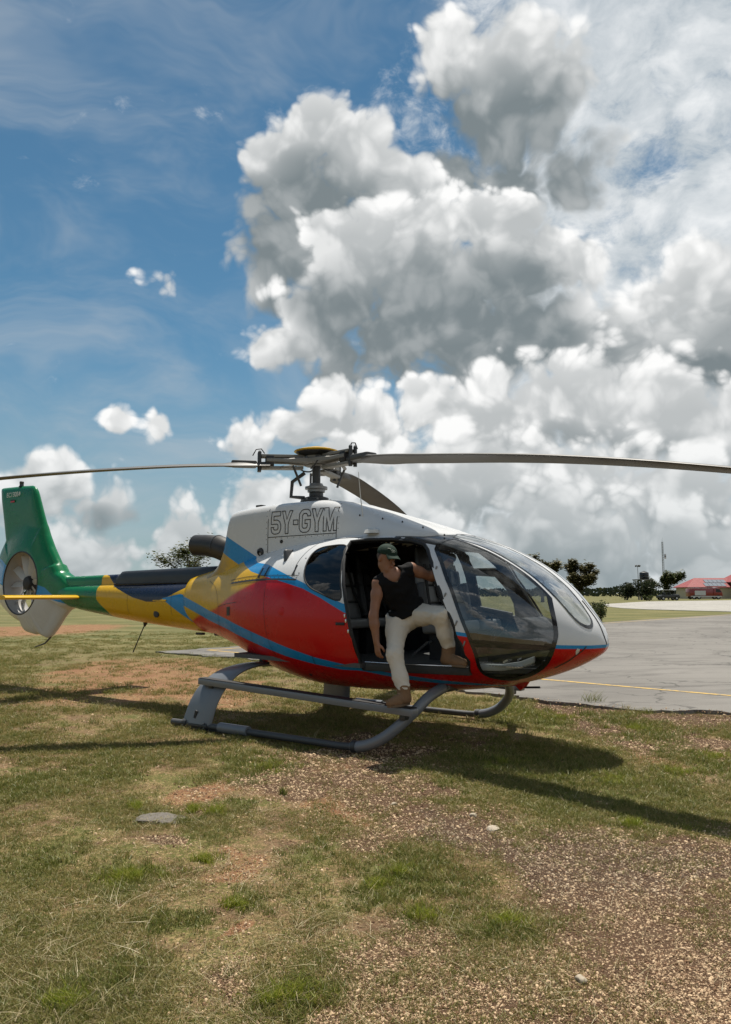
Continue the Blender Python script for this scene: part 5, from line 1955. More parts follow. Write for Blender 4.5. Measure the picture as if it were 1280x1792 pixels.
# ------------------------------------------------------------------ person stepping out of the cabin
class Field:
    """signed distance on a grid, smooth unions, meshed by surface nets"""
    def __init__(self, lo, hi, h):
        self.lo, self.h = np.array(lo, float), h
        self.n = np.ceil((np.array(hi) - self.lo) / h).astype(int) + 1
        self.D = np.full(self.n, 1.0, np.float32)

    def block(self, lo, hi):
        a = np.clip(np.floor((np.array(lo) - self.lo) / self.h).astype(int), 0, self.n)
        b = np.clip(np.ceil((np.array(hi) - self.lo) / self.h).astype(int) + 1, 0, self.n)
        sl = tuple(slice(i, j) for i, j in zip(a, b))
        ax = [self.lo[k] + self.h * np.arange(a[k], b[k]) for k in range(3)]
        return sl, np.stack(np.meshgrid(*ax, indexing='ij'), -1)

    def put(self, sl, d, k, sub=False):
        A = self.D[sl]
        if sub:
            d = -d
            hh = np.maximum(k - np.abs(A - d), 0) / k
            self.D[sl] = np.maximum(A, d) + hh * hh * k / 4
        else:
            hh = np.maximum(k - np.abs(A - d), 0) / k
            self.D[sl] = np.minimum(A, d) - hh * hh * k / 4

    def cone(self, a, b, ra, rb, k=.02, sub=False):
        a, b = np.array(a, float), np.array(b, float)
        m_ = max(ra, rb) + k + .03
        sl, P = self.block(np.minimum(a, b) - m_, np.maximum(a, b) + m_)
        ab = b - a
        t = np.clip(((P - a) @ ab) / (ab @ ab + 1e-12), 0, 1)
        d = np.linalg.norm(P - a - t[..., None] * ab, axis=-1) - (ra + (rb - ra) * t)
        self.put(sl, d, k, sub)
        return self

    def chain(self, pts, rad, k=.02):
        for (a, b), (ra, rb) in zip(zip(pts, pts[1:]), zip(rad, rad[1:])):
            self.cone(a, b, ra, rb, k)
        return self

    def ell(self, c, r_, M_=None, k=.02, sub=False):
        c, r_ = np.array(c, float), np.array(r_, float)
        m_ = r_.max() + k + .03
        sl, P = self.block(c - m_, c + m_)
        q = P - c
        if M_ is not None:
            q = q @ np.array(M_).T
        k0 = np.linalg.norm(q / r_, axis=-1)
        k1 = np.linalg.norm(q / r_**2, axis=-1) + 1e-9
        self.put(sl, k0 * (k0 - 1) / k1, k, sub)
        return self

    def plane(self, p, nrm, lo=None, hi=None):
        """keep the side the normal points away from"""
        nrm = np.array(nrm, float)
        nrm /= np.linalg.norm(nrm)
        sl, P = self.block(self.lo if lo is None else lo, self.lo + self.h * self.n if hi is None else hi)
        d = (P - np.array(p)) @ nrm
        self.D[sl] = np.maximum(self.D[sl], d)
        return self

    def warp(self, fn):
        sl, P = self.block(self.lo, self.lo + self.h * self.n)
        near = np.abs(self.D) < .05
        self.D[near] += fn(P[near])
        return self

    def mesh(self):
        D = self.D
        s = D < 0
        n = D.shape
        cell = np.zeros(tuple(k - 1 for k in n), bool)
        cs = [s[i:n[0] - 1 + i, j:n[1] - 1 + j, k:n[2] - 1 + k] for i in (0, 1) for j in (0, 1) for k in (0, 1)]
        allc = np.stack(cs)
        cell = allc.any(0) & ~allc.all(0)
        ids = np.full(cell.shape, -1, np.int64)
        I = np.argwhere(cell)
        ids[cell] = np.arange(len(I))
        off = np.array([(i, j, k) for i in (0, 1) for j in (0, 1) for k in (0, 1)])
        val = np.stack([D[I[:, 0] + o[0], I[:, 1] + o[1], I[:, 2] + o[2]] for o in off], 1)
        acc, cnt = np.zeros((len(I), 3)), np.zeros(len(I))
        for a in range(8):
            for b in range(a + 1, 8):
                if np.abs(off[a] - off[b]).sum() != 1:
                    continue
                va, vb = val[:, a], val[:, b]
                c = (va < 0) != (vb < 0)
                t = np.where(c, va / (va - vb + 1e-20), 0)
                acc += np.where(c[:, None], off[a] + t[:, None] * (off[b] - off[a]), 0)
                cnt += c
        Vv = self.lo + self.h * (I + acc / cnt[:, None])
        F_ = []
        for ax in range(3):
            u, w = (ax + 1) % 3, (ax + 2) % 3
            sl0 = [slice(1, -1)] * 3
            sl1 = [slice(1, -1)] * 3
            sl0[ax], sl1[ax] = slice(0, -1), slice(1, None)
            s0, s1 = s[tuple(sl0)], s[tuple(sl1)]
            E = np.argwhere(s0 != s1)
            if not len(E):
                continue
            flip = s0[tuple(E.T)]
            base = E.copy()
            base[:, u] += 1
            base[:, w] += 1
            q = []
            for du, dw in ((-1, -1), (0, -1), (0, 0), (-1, 0)):
                c = base.copy()
                c[:, u] += du
                c[:, w] += dw
                q.append(ids[c[:, 0], c[:, 1], c[:, 2]])
            q = np.stack(q, 1)
            q[~flip] = q[~flip][:, ::-1]
            F_.append(q)
        return Vv, np.concatenate(F_)


def field_obj(name, f, mat, origin, parent=None, smooth_iter=2):
    Vv, Ff = f.mesh()
    # light smoothing
    E = np.concatenate([Ff[:, [0, 1]], Ff[:, [1, 2]], Ff[:, [2, 3]], Ff[:, [3, 0]]])
    for _ in range(smooth_iter):
        acc, cnt = np.zeros_like(Vv), np.zeros(len(Vv))
        for a, b in ((0, 1), (1, 0)):
            np.add.at(acc, E[:, a], Vv[E[:, b]])
            np.add.at(cnt, E[:, a], 1)
        Vv = Vv * .5 + .5 * acc / cnt[:, None]
    Vv = Vv - np.array(origin)
    me_ = bpy.data.meshes.new(name)
    me_.from_pydata(Vv.tolist(), [], Ff.tolist())
    for q in (mat if isinstance(mat, (list, tuple)) else [mat]):
        me_.materials.append(q)
    me_.shade_smooth()
    return link(bpy.data.objects.new(name, me_), parent)


A = lambda *p: np.array(p, float)
FWD = A(math.cos(TH), -math.sin(TH), 0)
STB = A(-math.sin(TH), -math.cos(TH), 0)


def WB(x, s, z):
    return A(-.59, 9.15, 0) + x * FWD + s * STB + A(0, 0, z)


unit = lambda v: v / np.linalg.norm(v)
kR, kL = WB(1.845, 1.06, .905), WB(2.225, .87, 1.275)
aR, aL = WB(1.955, 1.085, .60), WB(2.235, .745, .955)
hR, hL = WB(1.725, .84, 1.20), WB(1.835, .73, 1.26)
waist, chest, neck, head = WB(1.785, .80, 1.34), WB(1.765, .90, 1.50), WB(1.755, .965, 1.635), WB(1.724, 1.012, 1.792)
sR, sL = WB(1.672, 1.075, 1.560), WB(1.892, .85, 1.700)
eR, wR = WB(1.662, 1.14, 1.255), WB(1.692, 1.135, 1.015)
eL, wL = WB(1.985, .63, 1.625), WB(2.125, .66, 1.690)
base = WB(1.94, 1.12, .452)

# materials
m_, g, p, out = new_mat('skin')
tcn = g.node('ShaderNodeTexCoord')
v = S(g, tcn.outputs['Object'])
n = g.noise(v, 22, 5, .6)
g.link(g.mix(n, (.195, .085, .046), (.27, .128, .074)), p.inputs['Base Color'])
p.inputs['Roughness'].default_value = .5
p.inputs['Subsurface Weight'].default_value = .08
p.inputs['Subsurface Radius'].default_value = (.01, .004, .002)
M['skin'] = m_
M['trouser'] = simple('cream_cotton', (.60, .55, .475), .85, var=.10, nscale=14, bump=.35, bscale=220, spec=.2)
M['shirt'] = simple('black_cotton', (.0045, .0045, .0055), .85, var=.25, nscale=10, bump=.4, bscale=180, spec=.2)
M['boot'] = simple('tan_suede', (.21, .125, .07), .85, var=.22, nscale=30, bump=.4, bscale=160, spec=.2)
M['sole'] = simple('boot_sole', (.15, .10, .06), .8, var=.2)
M['cap'] = simple('dark_green_cap', (.012, .030, .020), .8, var=.2, nscale=20, bump=.4, bscale=250, spec=.2)
M['hair'] = simple('brown_hair', (.05, .028, .016), .6, var=.4, nscale=60, bump=.5, bscale=120)
M['eye'] = simple('eye_dark', (.03, .022, .018), .25)
M['lip'] = simple('lip', (.30, .105, .075), .5)
M['lace'] = simple('boot_lace', (.30, .21, .12), .8)

# head frame: looks to the right and a little down
fdir = unit(A(.58, -.78, -.27))
sdir = unit(np.cross(fdir, A(.10, 0, 1)))          # to the person's right
udir = np.cross(sdir, fdir)
HM = np.stack([fdir, sdir, udir])
H = lambda f_, s_, u_: head + fdir * f_ + sdir * s_ + udir * u_

bd = Field((-.10, 6.95, .50), (1.0, 7.75, 2.02), .0075)
bd.ell(H(-.012, 0, .035), (.098, .076, .098), HM, .03)                # skull
bd.ell(H(.030, 0, -.050), (.060, .056, .068), HM, .04)                # jaw and cheeks
bd.cone(H(.070, .020, -.090), H(.070, -.020, -.090), .021, .021, .03)  # chin
bd.cone(H(.094, 0, .014), H(.118, 0, -.024), .010, .0155, .010)       # nose
bd.cone(H(.084, .030, .026), H(.084, -.030, .026), .012, .012, .012)   # brow
for q in (-1, 1):
    bd.ell(H(.078, q * .033, .004), (.016, .019, .013), HM, .008, sub=True)   # eye sockets
    bd.ell(H(.072, q * .033, .004), (.012, .012, .009), HM, .004)            # eyeballs under lids
    bd.ell(H(-.008, q * .078, -.008), (.020, .010, .032), HM, .008)          # ears
bd.cone(H(.089, .018, -.052), H(.089, -.018, -.052), .008, .008, .006)      # lips
bd.cone(H(-.022, 0, -.06), neck - A(0, 0, .02), .056, .064, .03)      # neck
bd.cone(neck + unit(np.cross(sL - sR, neck - waist)) * 0, chest + (neck - chest) * .50 + A(.015, -.045, 0), .058, .05, .04)   # upper chest
tup = unit(neck - waist)
bd.cone(chest, waist, .085, .08, .04).cone(neck, chest, .055, .08, .04)
bd.cone(sR, sL, .055, .055, .06)
bd.cone(waist, (hR + hL) / 2, .08, .08, .04)
# legs under the trousers
bd.chain([hR, kR, aR], [.06, .038, .03], .03)
bd.chain([hL, kL, aL], [.06, .036, .03], .03)
# arms
bd.chain([sR, sR + (eR - sR) * .35, eR, eR + (wR - eR) * .3, wR], [.058, .052, .041, .043, .029], .03)
bd.chain([sL, sL + (eL - sL) * .4, eL, eL + (wL - eL) * .3, wL], [.058, .052, .042, .043, .029], .03)


def hand(w, d, pn, thumb, curl, k0=1.0):
    """palm from the wrist along d, palm normal pn, thumb side given; fingers curl towards pn"""
    d, pn = unit(np.array(d)), np.array(pn, float)
    pn = unit(pn - d * (pn @ d))
    th = unit(np.cross(d, pn)) * thumb
    P = lambda a, b, c: w + (d * a + th * b + pn * c) * k0
    for b in (-.026, -.009, .009, .026):
        bd.cone(P(.005, b * .6, 0), P(.085, b, .004), .015, .0125, .012)
    for b, L in ((.027, .068), (.009, .078), (-.009, .072), (-.027, .056)):
        a0 = .088
        pts = [P(a0, b, .004)]
        ang_ = 0.0
        q = A(a0, 0, .004)
        for seg, cu in ((.45, curl * .8), (.32, curl), (.23, curl * .8)):
            ang_ += cu
            q = q + A(math.cos(ang_), 0, math.sin(ang_)) * L * seg
            pts.append(P(q[0], b * (1 + .1 * seg), q[2]))
        bd.chain(pts, [.0105, .0095, .0088, .0075], .004)
    bd.chain([P(.022, .026, .006), P(.048, .048, .018), P(.072, .054, .030), P(.092, .052, .038)], [.014, .012, .0105, .008], .008)


hand(wR, unit(A(.10, -.10, -1.0)), A(.75, .62, 0), 1, .42)
hand(wL, unit(A(.55, .10, .80)), A(.6, -.75, -.2), -1, .75)

person = field_obj('person', bd, M['skin'], base)
person.location = base
tag(person, 'person in black sleeveless shirt, cream trousers and dark green cap stepping down from the cabin', 'person')

# trousers
tr = Field((-.02, 6.85, .50), (1.0, 7.75, 1.48), .009)
mid = (hR + hL) / 2
tr.chain([hR + A(0, 0, .05), hR * .7 + kR * .3, kR, kR * .35 + aR * .65, aR + A(0, 0, .02)], [.112, .098, .075, .067, .066], .045)
tr.chain([hL + A(0, 0, .02), hL * .65 + kL * .35, kL, kL * .45 + aL * .55, aL + A(0, 0, .025)], [.112, .100, .084, .070, .067], .045)
tr.cone(mid, waist + tup * .0, .132, .118, .07)
tr.plane(aR + A(0, 0, -.005), A(.1, -.05, -1), (0.05, 6.85, .50), (.55, 7.6, .80))
tr.plane(aL + A(0, 0, .005), A(.2, -.1, -1), (.52, 6.85, .80), (1.0, 7.75, 1.08))
tr.plane(waist - tup * .005, tup)


def wrinkle(P):
    a = np.sin(P @ A(16, 10, 62) + 2.2 * np.sin(P @ A(17, -12, 7)))
    b = np.sin(P @ A(-46, 20, 30) + 1.8 * np.sin(P @ A(9, 24, -13)))
    a = 1.0 - 2.0 * np.abs(a)**.8
    b = 1.0 - 2.0 * np.abs(b)**.8
    near_k = np.exp(-np.minimum(np.linalg.norm(P - kR, axis=1), np.linalg.norm(P - kL, axis=1))**2 / .02)
    near_h = np.exp(-np.minimum(np.linalg.norm(P - aR, axis=1), np.linalg.norm(P - aL, axis=1))**2 / .012)
    near_c = np.exp(-np.linalg.norm(P - mid, axis=1)**2 / .03)
    return -(a * .0032 + b * .0018) * (.40 + .9 * near_k + near_h * 1.2 + near_c)


tr.warp(wrinkle)
trousers = field_obj('trousers', tr, M['trouser'], base, person, 3)
# shirt
sh = Field((-.05, 7.05, 1.18), (.75, 7.65, 1.86), .0085)
acr = unit(sL - sR)
nf = unit(np.cross(acr, tup))                      # chest forward (towards the camera)
if nf[1] > 0:
    nf = -nf
TM = np.stack([acr, nf, tup])
sh.ell(chest + tup * .02, (.198, .130, .20), TM, .06)
sh.ell(waist + tup * .02 + acr * .015, (.182, .140, .16), TM, .06)
sh.cone(sR + acr * .02, sL - acr * .02, .072, .072, .05)
sh.cone(chest, neck, .12, .085, .05)
sh.ell(waist - tup * .045 + nf * .01, (.180, .160, .10), TM, .05)
up_arm_R, up_arm_L = unit(eR - sR), unit(eL - sL)
sh.cone(neck - tup * .012 + nf * .062, neck + tup * .16 + nf * .05, .060, .11, .01, sub=True)     # neckline
sh.cone(neck + tup * .004, neck + tup * .16, .066, .09, .01, sub=True)
sh.plane(sR - acr * .045 + A(0, 0, -.01), unit(-acr * .9 + up_arm_R * .45), (-.05, 7.05, 1.3), (.28, 7.65, 1.86))
sh.plane(sL + acr * .040, unit(acr * .9 + up_arm_L * .45), (.36, 7.05, 1.45), (.75, 7.65, 1.86))
sh.plane(waist - tup * .040, -tup + acr * .05)
sh.warp(lambda P: (np.sin(P @ A(32, 12, -30) + 2 * np.sin(P @ A(12, -20, 16))) * .0045 + np.sin(P @ A(-24, 15, 80) + 1.5 * np.sin(P @ A(33, 10, 20))) * .0028))
shirt = field_obj('sleeveless_shirt', sh, M['shirt'], base, person, 1)

# boots
def boot(ank, toe_dir, sole_z, name='boot'):
    d = unit(np.array([toe_dir[0], toe_dir[1], 0]))
    sdn = A(-d[1], d[0], 0)
    c0 = A(ank[0], ank[1], sole_z)
    lo, hi = c0 - A(.30, .30, .01), c0 + A(.30, .30, .30)
    f = Field(lo, hi, .0065)
    P = lambda a, b, c: c0 + d * a + sdn * b + A(0, 0, c)
    f.cone(P(-.045, 0, .052), P(-.01, 0, .06), .046, .05, .03)
    f.cone(P(0, 0, .07), P(.10, 0, .048), .052, .044, .03)
    f.cone(P(.10, 0, .045), P(.185, .003, .040), .046, .038, .03)
    f.cone(P(-.012, 0, .07), A(*(ank + A(0, 0, .03))), .054, .056, .03)
    f.cone(P(-.01, 0, .10), A(*(ank + A(0, 0, .02))), .056, .060, .02)
    f.plane(c0 + A(0, 0, .018), A(0, 0, -1))
    f.plane(ank + A(0, 0, .045), A(0, 0, 1))
    bo = field_obj(name, f, M['boot'], base, person, 1)
    ring = []
    for a in np.linspace(0, 2 * math.pi, 24, endpoint=False):
        ca, sa = math.cos(a), math.sin(a)
        L = .07 + .155 * (.5 + .5 * ca)
        ring.append(P(.062 + .148 * ca, .044 * np.sign(sa) * abs(sa)**.7 * (1 - .18 * (ca < -.2)), 0) - base)
    mb = MB().loft([[tuple(q + A(0, 0, z)) for q in ring] for z in (.0, .024)])
    mb.build('boot_sole', M['sole'], bo, bevel=.004)
    for k in range(4):
        q = P(.055 - .018 * k, 0, .105 + .022 * k) - base
        MB().tube([tuple(q + sdn * .030 - d * .012), tuple(q + d * .012 + A(0, 0, .006)), tuple(q - sdn * .030 - d * .012)], .0045, 6).build('boot_lace', M['lace'], bo)
    return bo


boot(aR, STB * .96 - FWD * .12, .458)
boot(aL, FWD * .95 + STB * .22, .800)

# cap: crown and curved peak
cp = Field(head - .2, head + A(.24, .24, .26), .006)
cp.ell(H(-.012, 0, .058), (.108, .088, .086), HM, .02)
cp.plane(H(0, 0, .042), -udir + fdir * .06)
cap_o = field_obj('cap', cp, M['cap'], base, person, 1)
rings = []
for t in np.linspace(0, 1, 7):
    ring = []
    for q in np.linspace(-1, 1, 11):
        a = q * 1.12
        ff = .078 + (.070 * math.cos(a * .85)) * t + .010
        ring.append((ff * 1 - .03 * (1 - math.cos(a)), .082 * math.sin(a) * (1 + .02 * t), .056 - .024 * q * q * (.4 + .6 * t) - .020 * t))
    rings.append(ring)
V_, F_ = [], []
for lay in (0, .006):
    for ring in rings:
        for f_, s_, u_ in ring:
            V_.append(tuple(H(f_, s_, u_ + lay) - base))
nr = 11
for lay in (0, 77):
    for i in range(6):
        for k in range(10):
            a = lay + i * nr + k
            F_.append((a, a + 1, a + nr + 1, a + nr))
for i in range(6):
    for k in (0, 10):
        a = i * nr + k
        F_.append((a, a + nr, a + nr + 77, a + 77))
for k in range(10):
    for i in (0, 6):
        a = i * nr + k
        F_.append((a, a + 1, a + 78, a + 77))
mesh('cap_peak', V_, F_, M['cap'], cap_o, smooth=True, sharp=50)
MB().lathe([(.008, 0), (.006, .005), (.002, .007)], tuple(H(-.012, 0, .142) - base), 10).build('cap_button', M['cap'], cap_o)
# pale stitched emblem on the cap front
M['emblem'] = simple('emblem_thread', (.42, .47, .42), .8)
em = MB()
for pts in ([(-.030, -.006), (-.018, .006), (-.010, -.006), (-.002, .010), (.004, -.004), (.014, .008)], [(-.022, -.012), (-.004, -.010), (.008, -.013)], [(.012, .012), (.026, .014), (.034, .010)]):
    L = []
    for a, b in pts:
        s_ = .022 + a
        u_ = .098 + b
        q = 1 - (s_ / .090)**2 - ((u_ - .058) / .086)**2
        L.append(tuple(H(-.012 + .108 * math.sqrt(max(q, .02)) + .004, s_, u_) - base))
    em.tube(L, .0032, 5)
em.build('cap_emblem', M['emblem'], cap_o)
# hair below the cap, eyes, brows and mouth
hf = Field(head - .2, head + A(.2, .2, .2), .006)
hf.ell(H(-.022, 0, .018), (.095, .0795, .075), HM, .02)
hf.plane(H(.018, 0, 0), fdir)
hf.plane(H(0, 0, .055), udir)
hf.plane(H(0, 0, -.040), -udir)
hf.ell(H(-.005, .078, -.012), (.026, .03, .036), HM, .006, sub=True)
hf.ell(H(-.005, -.078, -.012), (.026, .03, .036), HM, .006, sub=True)
field_obj('hair', hf, M['hair'], base, person, 1)
for q in (-1, 1):
    MB().lathe([(.003, -.003), (.0065, 0), (.003, .003)], tuple(H(.0825, q * .033, .004) - base), 10, Matrix(((fdir[0], sdir[0], udir[0]), (fdir[1], sdir[1], udir[1]), (fdir[2], sdir[2], udir[2]))) @ Matrix.Rotation(R(90), 3, 'Y')).build('eye', M['eye'], person)
    MB().tube([tuple(H(.092, q * .018, .022) - base), tuple(H(.092, q * .034, .027) - base), tuple(H(.080, q * .050, .022) - base)], .004, 6).build('eyebrow', M['hair'], person)
MB().tube([tuple(H(.090, .020, -.052) - base), tuple(H(.096, 0, -.051) - base), tuple(H(.090, -.020, -.052) - base)], [.003, .005, .003], 6).build('mouth', M['lip'], person)
# thin cord necklace
MB().tube([tuple(neck + tup * (.0 - .035 * math.sin(t * math.pi)) + acr * (.062 * math.cos(t * math.pi)) * -1 + nf * (.065 + .05 * math.sin(t * math.pi)) - base) for t in np.linspace(0, 1, 9)], .003, 5).build('necklace', M['lace'], person)


# ------------------------------------------------------------------ background
M['bark'] = simple('bark', (.085, .068, .052), .9, var=.3, nscale=4, bump=.6, bscale=20)
M['leaf'] = leaf_mat('tree_leaf', (.030, .048, .014), (.075, .095, .028), (.12, .105, .04), .35)
M['leaf_b'] = leaf_mat('tree_leaf_brownish', (.050, .050, .018), (.105, .095, .036), (.16, .13, .06), .35)
M['leaf_d'] = leaf_mat('shrub_leaf_dark', (.012, .020, .009), (.030, .042, .016), (.045, .05, .02), .25)


def tree(name, label, x, y, height, crown, seed, leaf='leaf', n=5200, ls=.16, trunk=.22, z0=0.0, flat=.62, group=None, lean=0.0, cb=.35):
    """tapered trunk, forking limbs, leaf-sized faces in clumps at the twig ends"""
    r_ = random.Random(seed)
    root = empty(name, (x, y, z0))
    tag(root, label, 'tree', group)
    mb = MB()
    tips = []
    fork = height * cb

    def limb(p, d, L, rad, depth):
        pts, rr = [p], [rad]
        for k in range(4):
            d = (d + Vector((r_.uniform(-1, 1), r_.uniform(-1, 1), r_.uniform(-.3, .5))) * .18).normalized()
            p = p + d * L / 4
            pts.append(p)
            rr.append(rad * (1 - .55 * (k + 1) / 4))
            if depth >= 1:
                tips.append((p, L * .55))
        mb.tube(pts, rr, 6 if depth else 9)
        if depth < 3:
            for k in range(r_.choice((2, 3)) if depth else 5):
                a = r_.uniform(0, 6.283)
                sp = r_.uniform(.45, 1.0) if depth else r_.uniform(.5, 1.05)
                nd = (d + Vector((math.cos(a), math.sin(a), r_.uniform(-.25, .35))) * sp)
                nd.z *= flat + .35
                limb(p, nd.normalized(), L * r_.uniform(.55, .8) if depth else crown * r_.uniform(.35, .55), rr[-1] * .75, depth + 1)
        else:
            tips.append((p, L * .6))

    limb(Vector((0, 0, -.1)), Vector((lean, 0, 1)), fork, trunk, 0)
    mb.build('trunk', M['bark'], root, smooth=True)
    # limit tips to the crown's box
    V_, F_ = [], []
    tip = [t for t in tips if t[0].z > fork * .75]
    hz = max(t[0].z for t in tip)
    sx = crown / max(1e-3, max(math.hypot(t[0].x, t[0].y) for t in tip))
    clumps = []
    for t, L in tip:
        clumps.append((t, r_.uniform(.35, 1.0) * crown * .25))
    for k in range(n):
        c, cr_ = clumps[r_.randrange(len(clumps))]
        v_ = Vector((r_.gauss(0, 1), r_.gauss(0, 1), r_.gauss(0, .6)))
        v_ = v_ / max(v_.length, .001) * cr_ * r_.random()**.45
        q = c + v_
        s_ = ls * r_.uniform(.5, 1.2)
        a, b_ = r_.uniform(0, 6.283), r_.uniform(-.9, .9)
        u = Vector((math.cos(a), math.sin(a), b_ * .5)).normalized() * s_
        w = Vector((-math.sin(a), math.cos(a), r_.uniform(-.8, .8))).normalized() * s_ * .55
        o = len(V_)
        V_ += [q - u, q + w, q + u, q - w]
        F_.append((o, o + 1, o + 2, o + 3))
    # scale to the wanted size
    zmax = max(v_.z for v_ in V_)
    kz = height / zmax
    rad = sorted(math.hypot(v_.x, v_.y) for v_ in V_)[int(len(V_) * .97)]
    kx = crown / rad
    cr_o = mesh('crown', V_, F_, M[leaf], root)
    for o in root.children:
        for v_ in o.data.vertices:
            v_.co = (v_.co.x * kx, v_.co.y * kx, v_.co.z * kz)
    return root


def at(u, D):
    return (u - 640) / 1348 * D


tree('spreading_tree', 'bare-limbed spreading tree showing above the dark tail boom cover', at(333, 78), 78, 7.7, 4.6, 3, leaf='leaf', n=3600, ls=.17, trunk=.32, flat=.45)
tree('broad_tree', 'thin-leaved tree half hidden behind the helicopter nose', at(948, 130), 130, 8.4, 3.6, 5, leaf='leaf_b', n=5500, ls=.22, trunk=.26)
tree('broad_tree', 'brownish round-crowned tree just right of the helicopter nose', at(1004, 122), 122, 7.0, 3.3, 9, leaf='leaf_b', n=10000, ls=.20, trunk=.26, cb=.22)
tree('broad_tree', 'dense dark green tree beside the water tank', at(1167, 178), 178, 7.0, 4.2, 12, leaf='leaf', n=9500, ls=.26, trunk=.25, cb=.2)


def shrub(name, label, x, y, w, h, seed, leaf='leaf_d', n=2500, ls=.15, dep=None, cat='shrub', stems=6, group=None):
    r_ = random.Random(seed)
    root = empty(name, (x, y, 0))
    tag(root, label, cat, group)
    mb = MB()
    blobs = []
    for k in range(stems):
        a = r_.uniform(0, 6.283)
        q = w * .40 * math.sqrt(r_.random())
        top_ = Vector((q * math.cos(a) * 1.2, (dep or w) * .4 * math.sin(a), h * r_.uniform(.55, .82)))
        mb.tube([(top_.x * .35, top_.y * .35, -.05), (top_.x * .7, top_.y * .7, top_.z * .5), tuple(top_)], [h * .025, h * .017, h * .008], 5)
        blobs.append((top_, r_.uniform(.22, .34) * min(w, h * 1.2)))
        blobs.append((top_ * .6, r_.uniform(.22, .34) * min(w, h * 1.2)))
    mb.build('stem', M['bark'], root)
    V_, F_ = [], []
    for k in range(n):
        c, cr_ = blobs[r_.randrange(len(blobs))]
        v_ = Vector((r_.gauss(0, 1), r_.gauss(0, 1), r_.gauss(0, 1)))
        q = c + v_ / v_.length * cr_ * r_.random()**.4
        q.z = max(q.z, .02)
        s_ = ls * r_.uniform(.5, 1.2)
        u = Vector((r_.gauss(0, 1), r_.gauss(0, 1), r_.gauss(0, .7))).normalized() * s_
        w_ = u.cross(Vector((r_.gauss(0, 1), r_.gauss(0, 1), r_.gauss(0, 1)))).normalized() * s_ * .5
        o = len(V_)
        V_ += [q - u, q + w_, q + u, q - w_]
        F_.append((o, o + 1, o + 2, o + 3))
    mesh('foliage', V_, F_, M[leaf], root)
    return root


shrub('shrub', 'dark rounded shrub left of the water tank tower', at(1092, 168), 168, 3.6, 4.0, 21, n=2600, ls=.24)
shrub('shrub', 'dark tall shrub covering the foot of the water tank tower', at(1122, 165), 165, 4.2, 4.2, 22, n=3000, ls=.24)
shrub('shrub', 'low weedy shrub on the verge left of the parked utility vehicle', at(1131, 150), 150, 1.8, 1.1, 23, leaf='leaf', n=700, ls=.13)
shrub('shrub', 'leafy green bush at the tarmac edge beside the helicopter nose', at(1047, 40), 40, 1.0, 1.05, 24, leaf='leaf', n=1300, ls=.055)
shrub('shrub', 'small dark bush in the grass further behind the nose', at(1036, 62), 62, 1.5, .75, 25, n=900, ls=.08)

# far line of scrub, one mass
r_ = random.Random(4)
V_, F_ = [], []
az_all = [r_.uniform(-48, 48) for _ in range(16000)]
fb_all = fbm(np.array(az_all) * .55, np.full(16000, 1.7), 3, 61).tolist()
for k in range(16000):
    az_ = az_all[k]
    D = r_.uniform(330, 420)
    hh = 1.5 + 2.6 * fb_all[k] ** 1.6 * 1.7
    q = Vector((math.sin(R(az_)) * D, math.cos(R(az_)) * D, hh * r_.random()**.8))
    s_ = r_.uniform(.5, 1.1)
    a = r_.uniform(0, 3.1416)
    u = Vector((math.cos(a), math.sin(a), r_.uniform(-.3, .3))) * s_
    w = Vector((r_.uniform(-.3, .3), r_.uniform(-.3, .3), 1)) * s_ * .6
    o = len(V_)
    V_ += [q - u, q + w, q + u, q - w]
    F_.append((o, o + 1, o + 2, o + 3))
tag(mesh('far_scrub', V_, F_, M['leaf_d']), 'low dark line of scrub along the horizon', 'scrub', kind='stuff')

# ---- water tank on its tower
M['tank'] = simple('black_tank_plastic', (.012, .013, .016), .4, var=.2)
M['concrete'] = simple('concrete', (.22, .21, .19), .85, var=.2, nscale=1.0)
M['cream'] = simple('cream_render', (.46, .40, .29), .85, var=.14, nscale=.6)
M['roof_red'] = simple('red_sheet_roof', (.24, .035, .035), .5, var=.18, nscale=.7)
M['solar'] = simple('solar_cell', (.20, .22, .25), .16, var=.15)
M['alu'] = simple('aluminium', (.45, .46, .47), .4, metal=.6)
M['galv'] = simple('galvanised_steel', (.22, .23, .24), .5, metal=.3)
M['truckred'] = simple('fire_engine_red', (.21, .010, .012), .3, var=.1, coat=.4)
M['tyre'] = simple('tyre', (.012, .012, .012), .8)
M['wglass'] = simple('vehicle_glass', (.015, .018, .02), .08, var=.1)
M['cardark'] = simple('vehicle_dark', (.018, .022, .022), .35, var=.2)
M['carwhite'] = simple('vehicle_white_roof', (.48, .48, .46), .45)

D = 172.0
k = D / 1348
tw = empty('water_tank_tower', (at(1126, D), D, 0))
tag(tw, 'black plastic water tank standing on a concrete frame tower', 'water tank')
for sx in (-1.0, 1.0):
    for sy in (-1.0, 1.0):
        MB().box((sx, sy, 2.15), (.28, .28, 4.3)).build('tower_column', M['concrete'], tw)
MB().box((-.4, 0, 4.42), (3.6, 2.7, .22)).build('tower_slab', M['concrete'], tw)
MB().box((0, 0, 2.6), (2.0, 2.0, .2)).build('tower_beam', M['concrete'], tw)
tk = MB().lathe([(.95, 4.54), (1.0, 4.6), (1.0, 5.0), (1.03, 5.03), (1.0, 5.06), (1.0, 5.45), (1.03, 5.48), (1.0, 5.51), (.98, 6.0), (.55, 6.22), (.30, 6.26), (.30, 6.34), (.05, 6.36)], (0, 0, 0), 24).build('tank', M['tank'], tw, smooth=True, sharp=50)
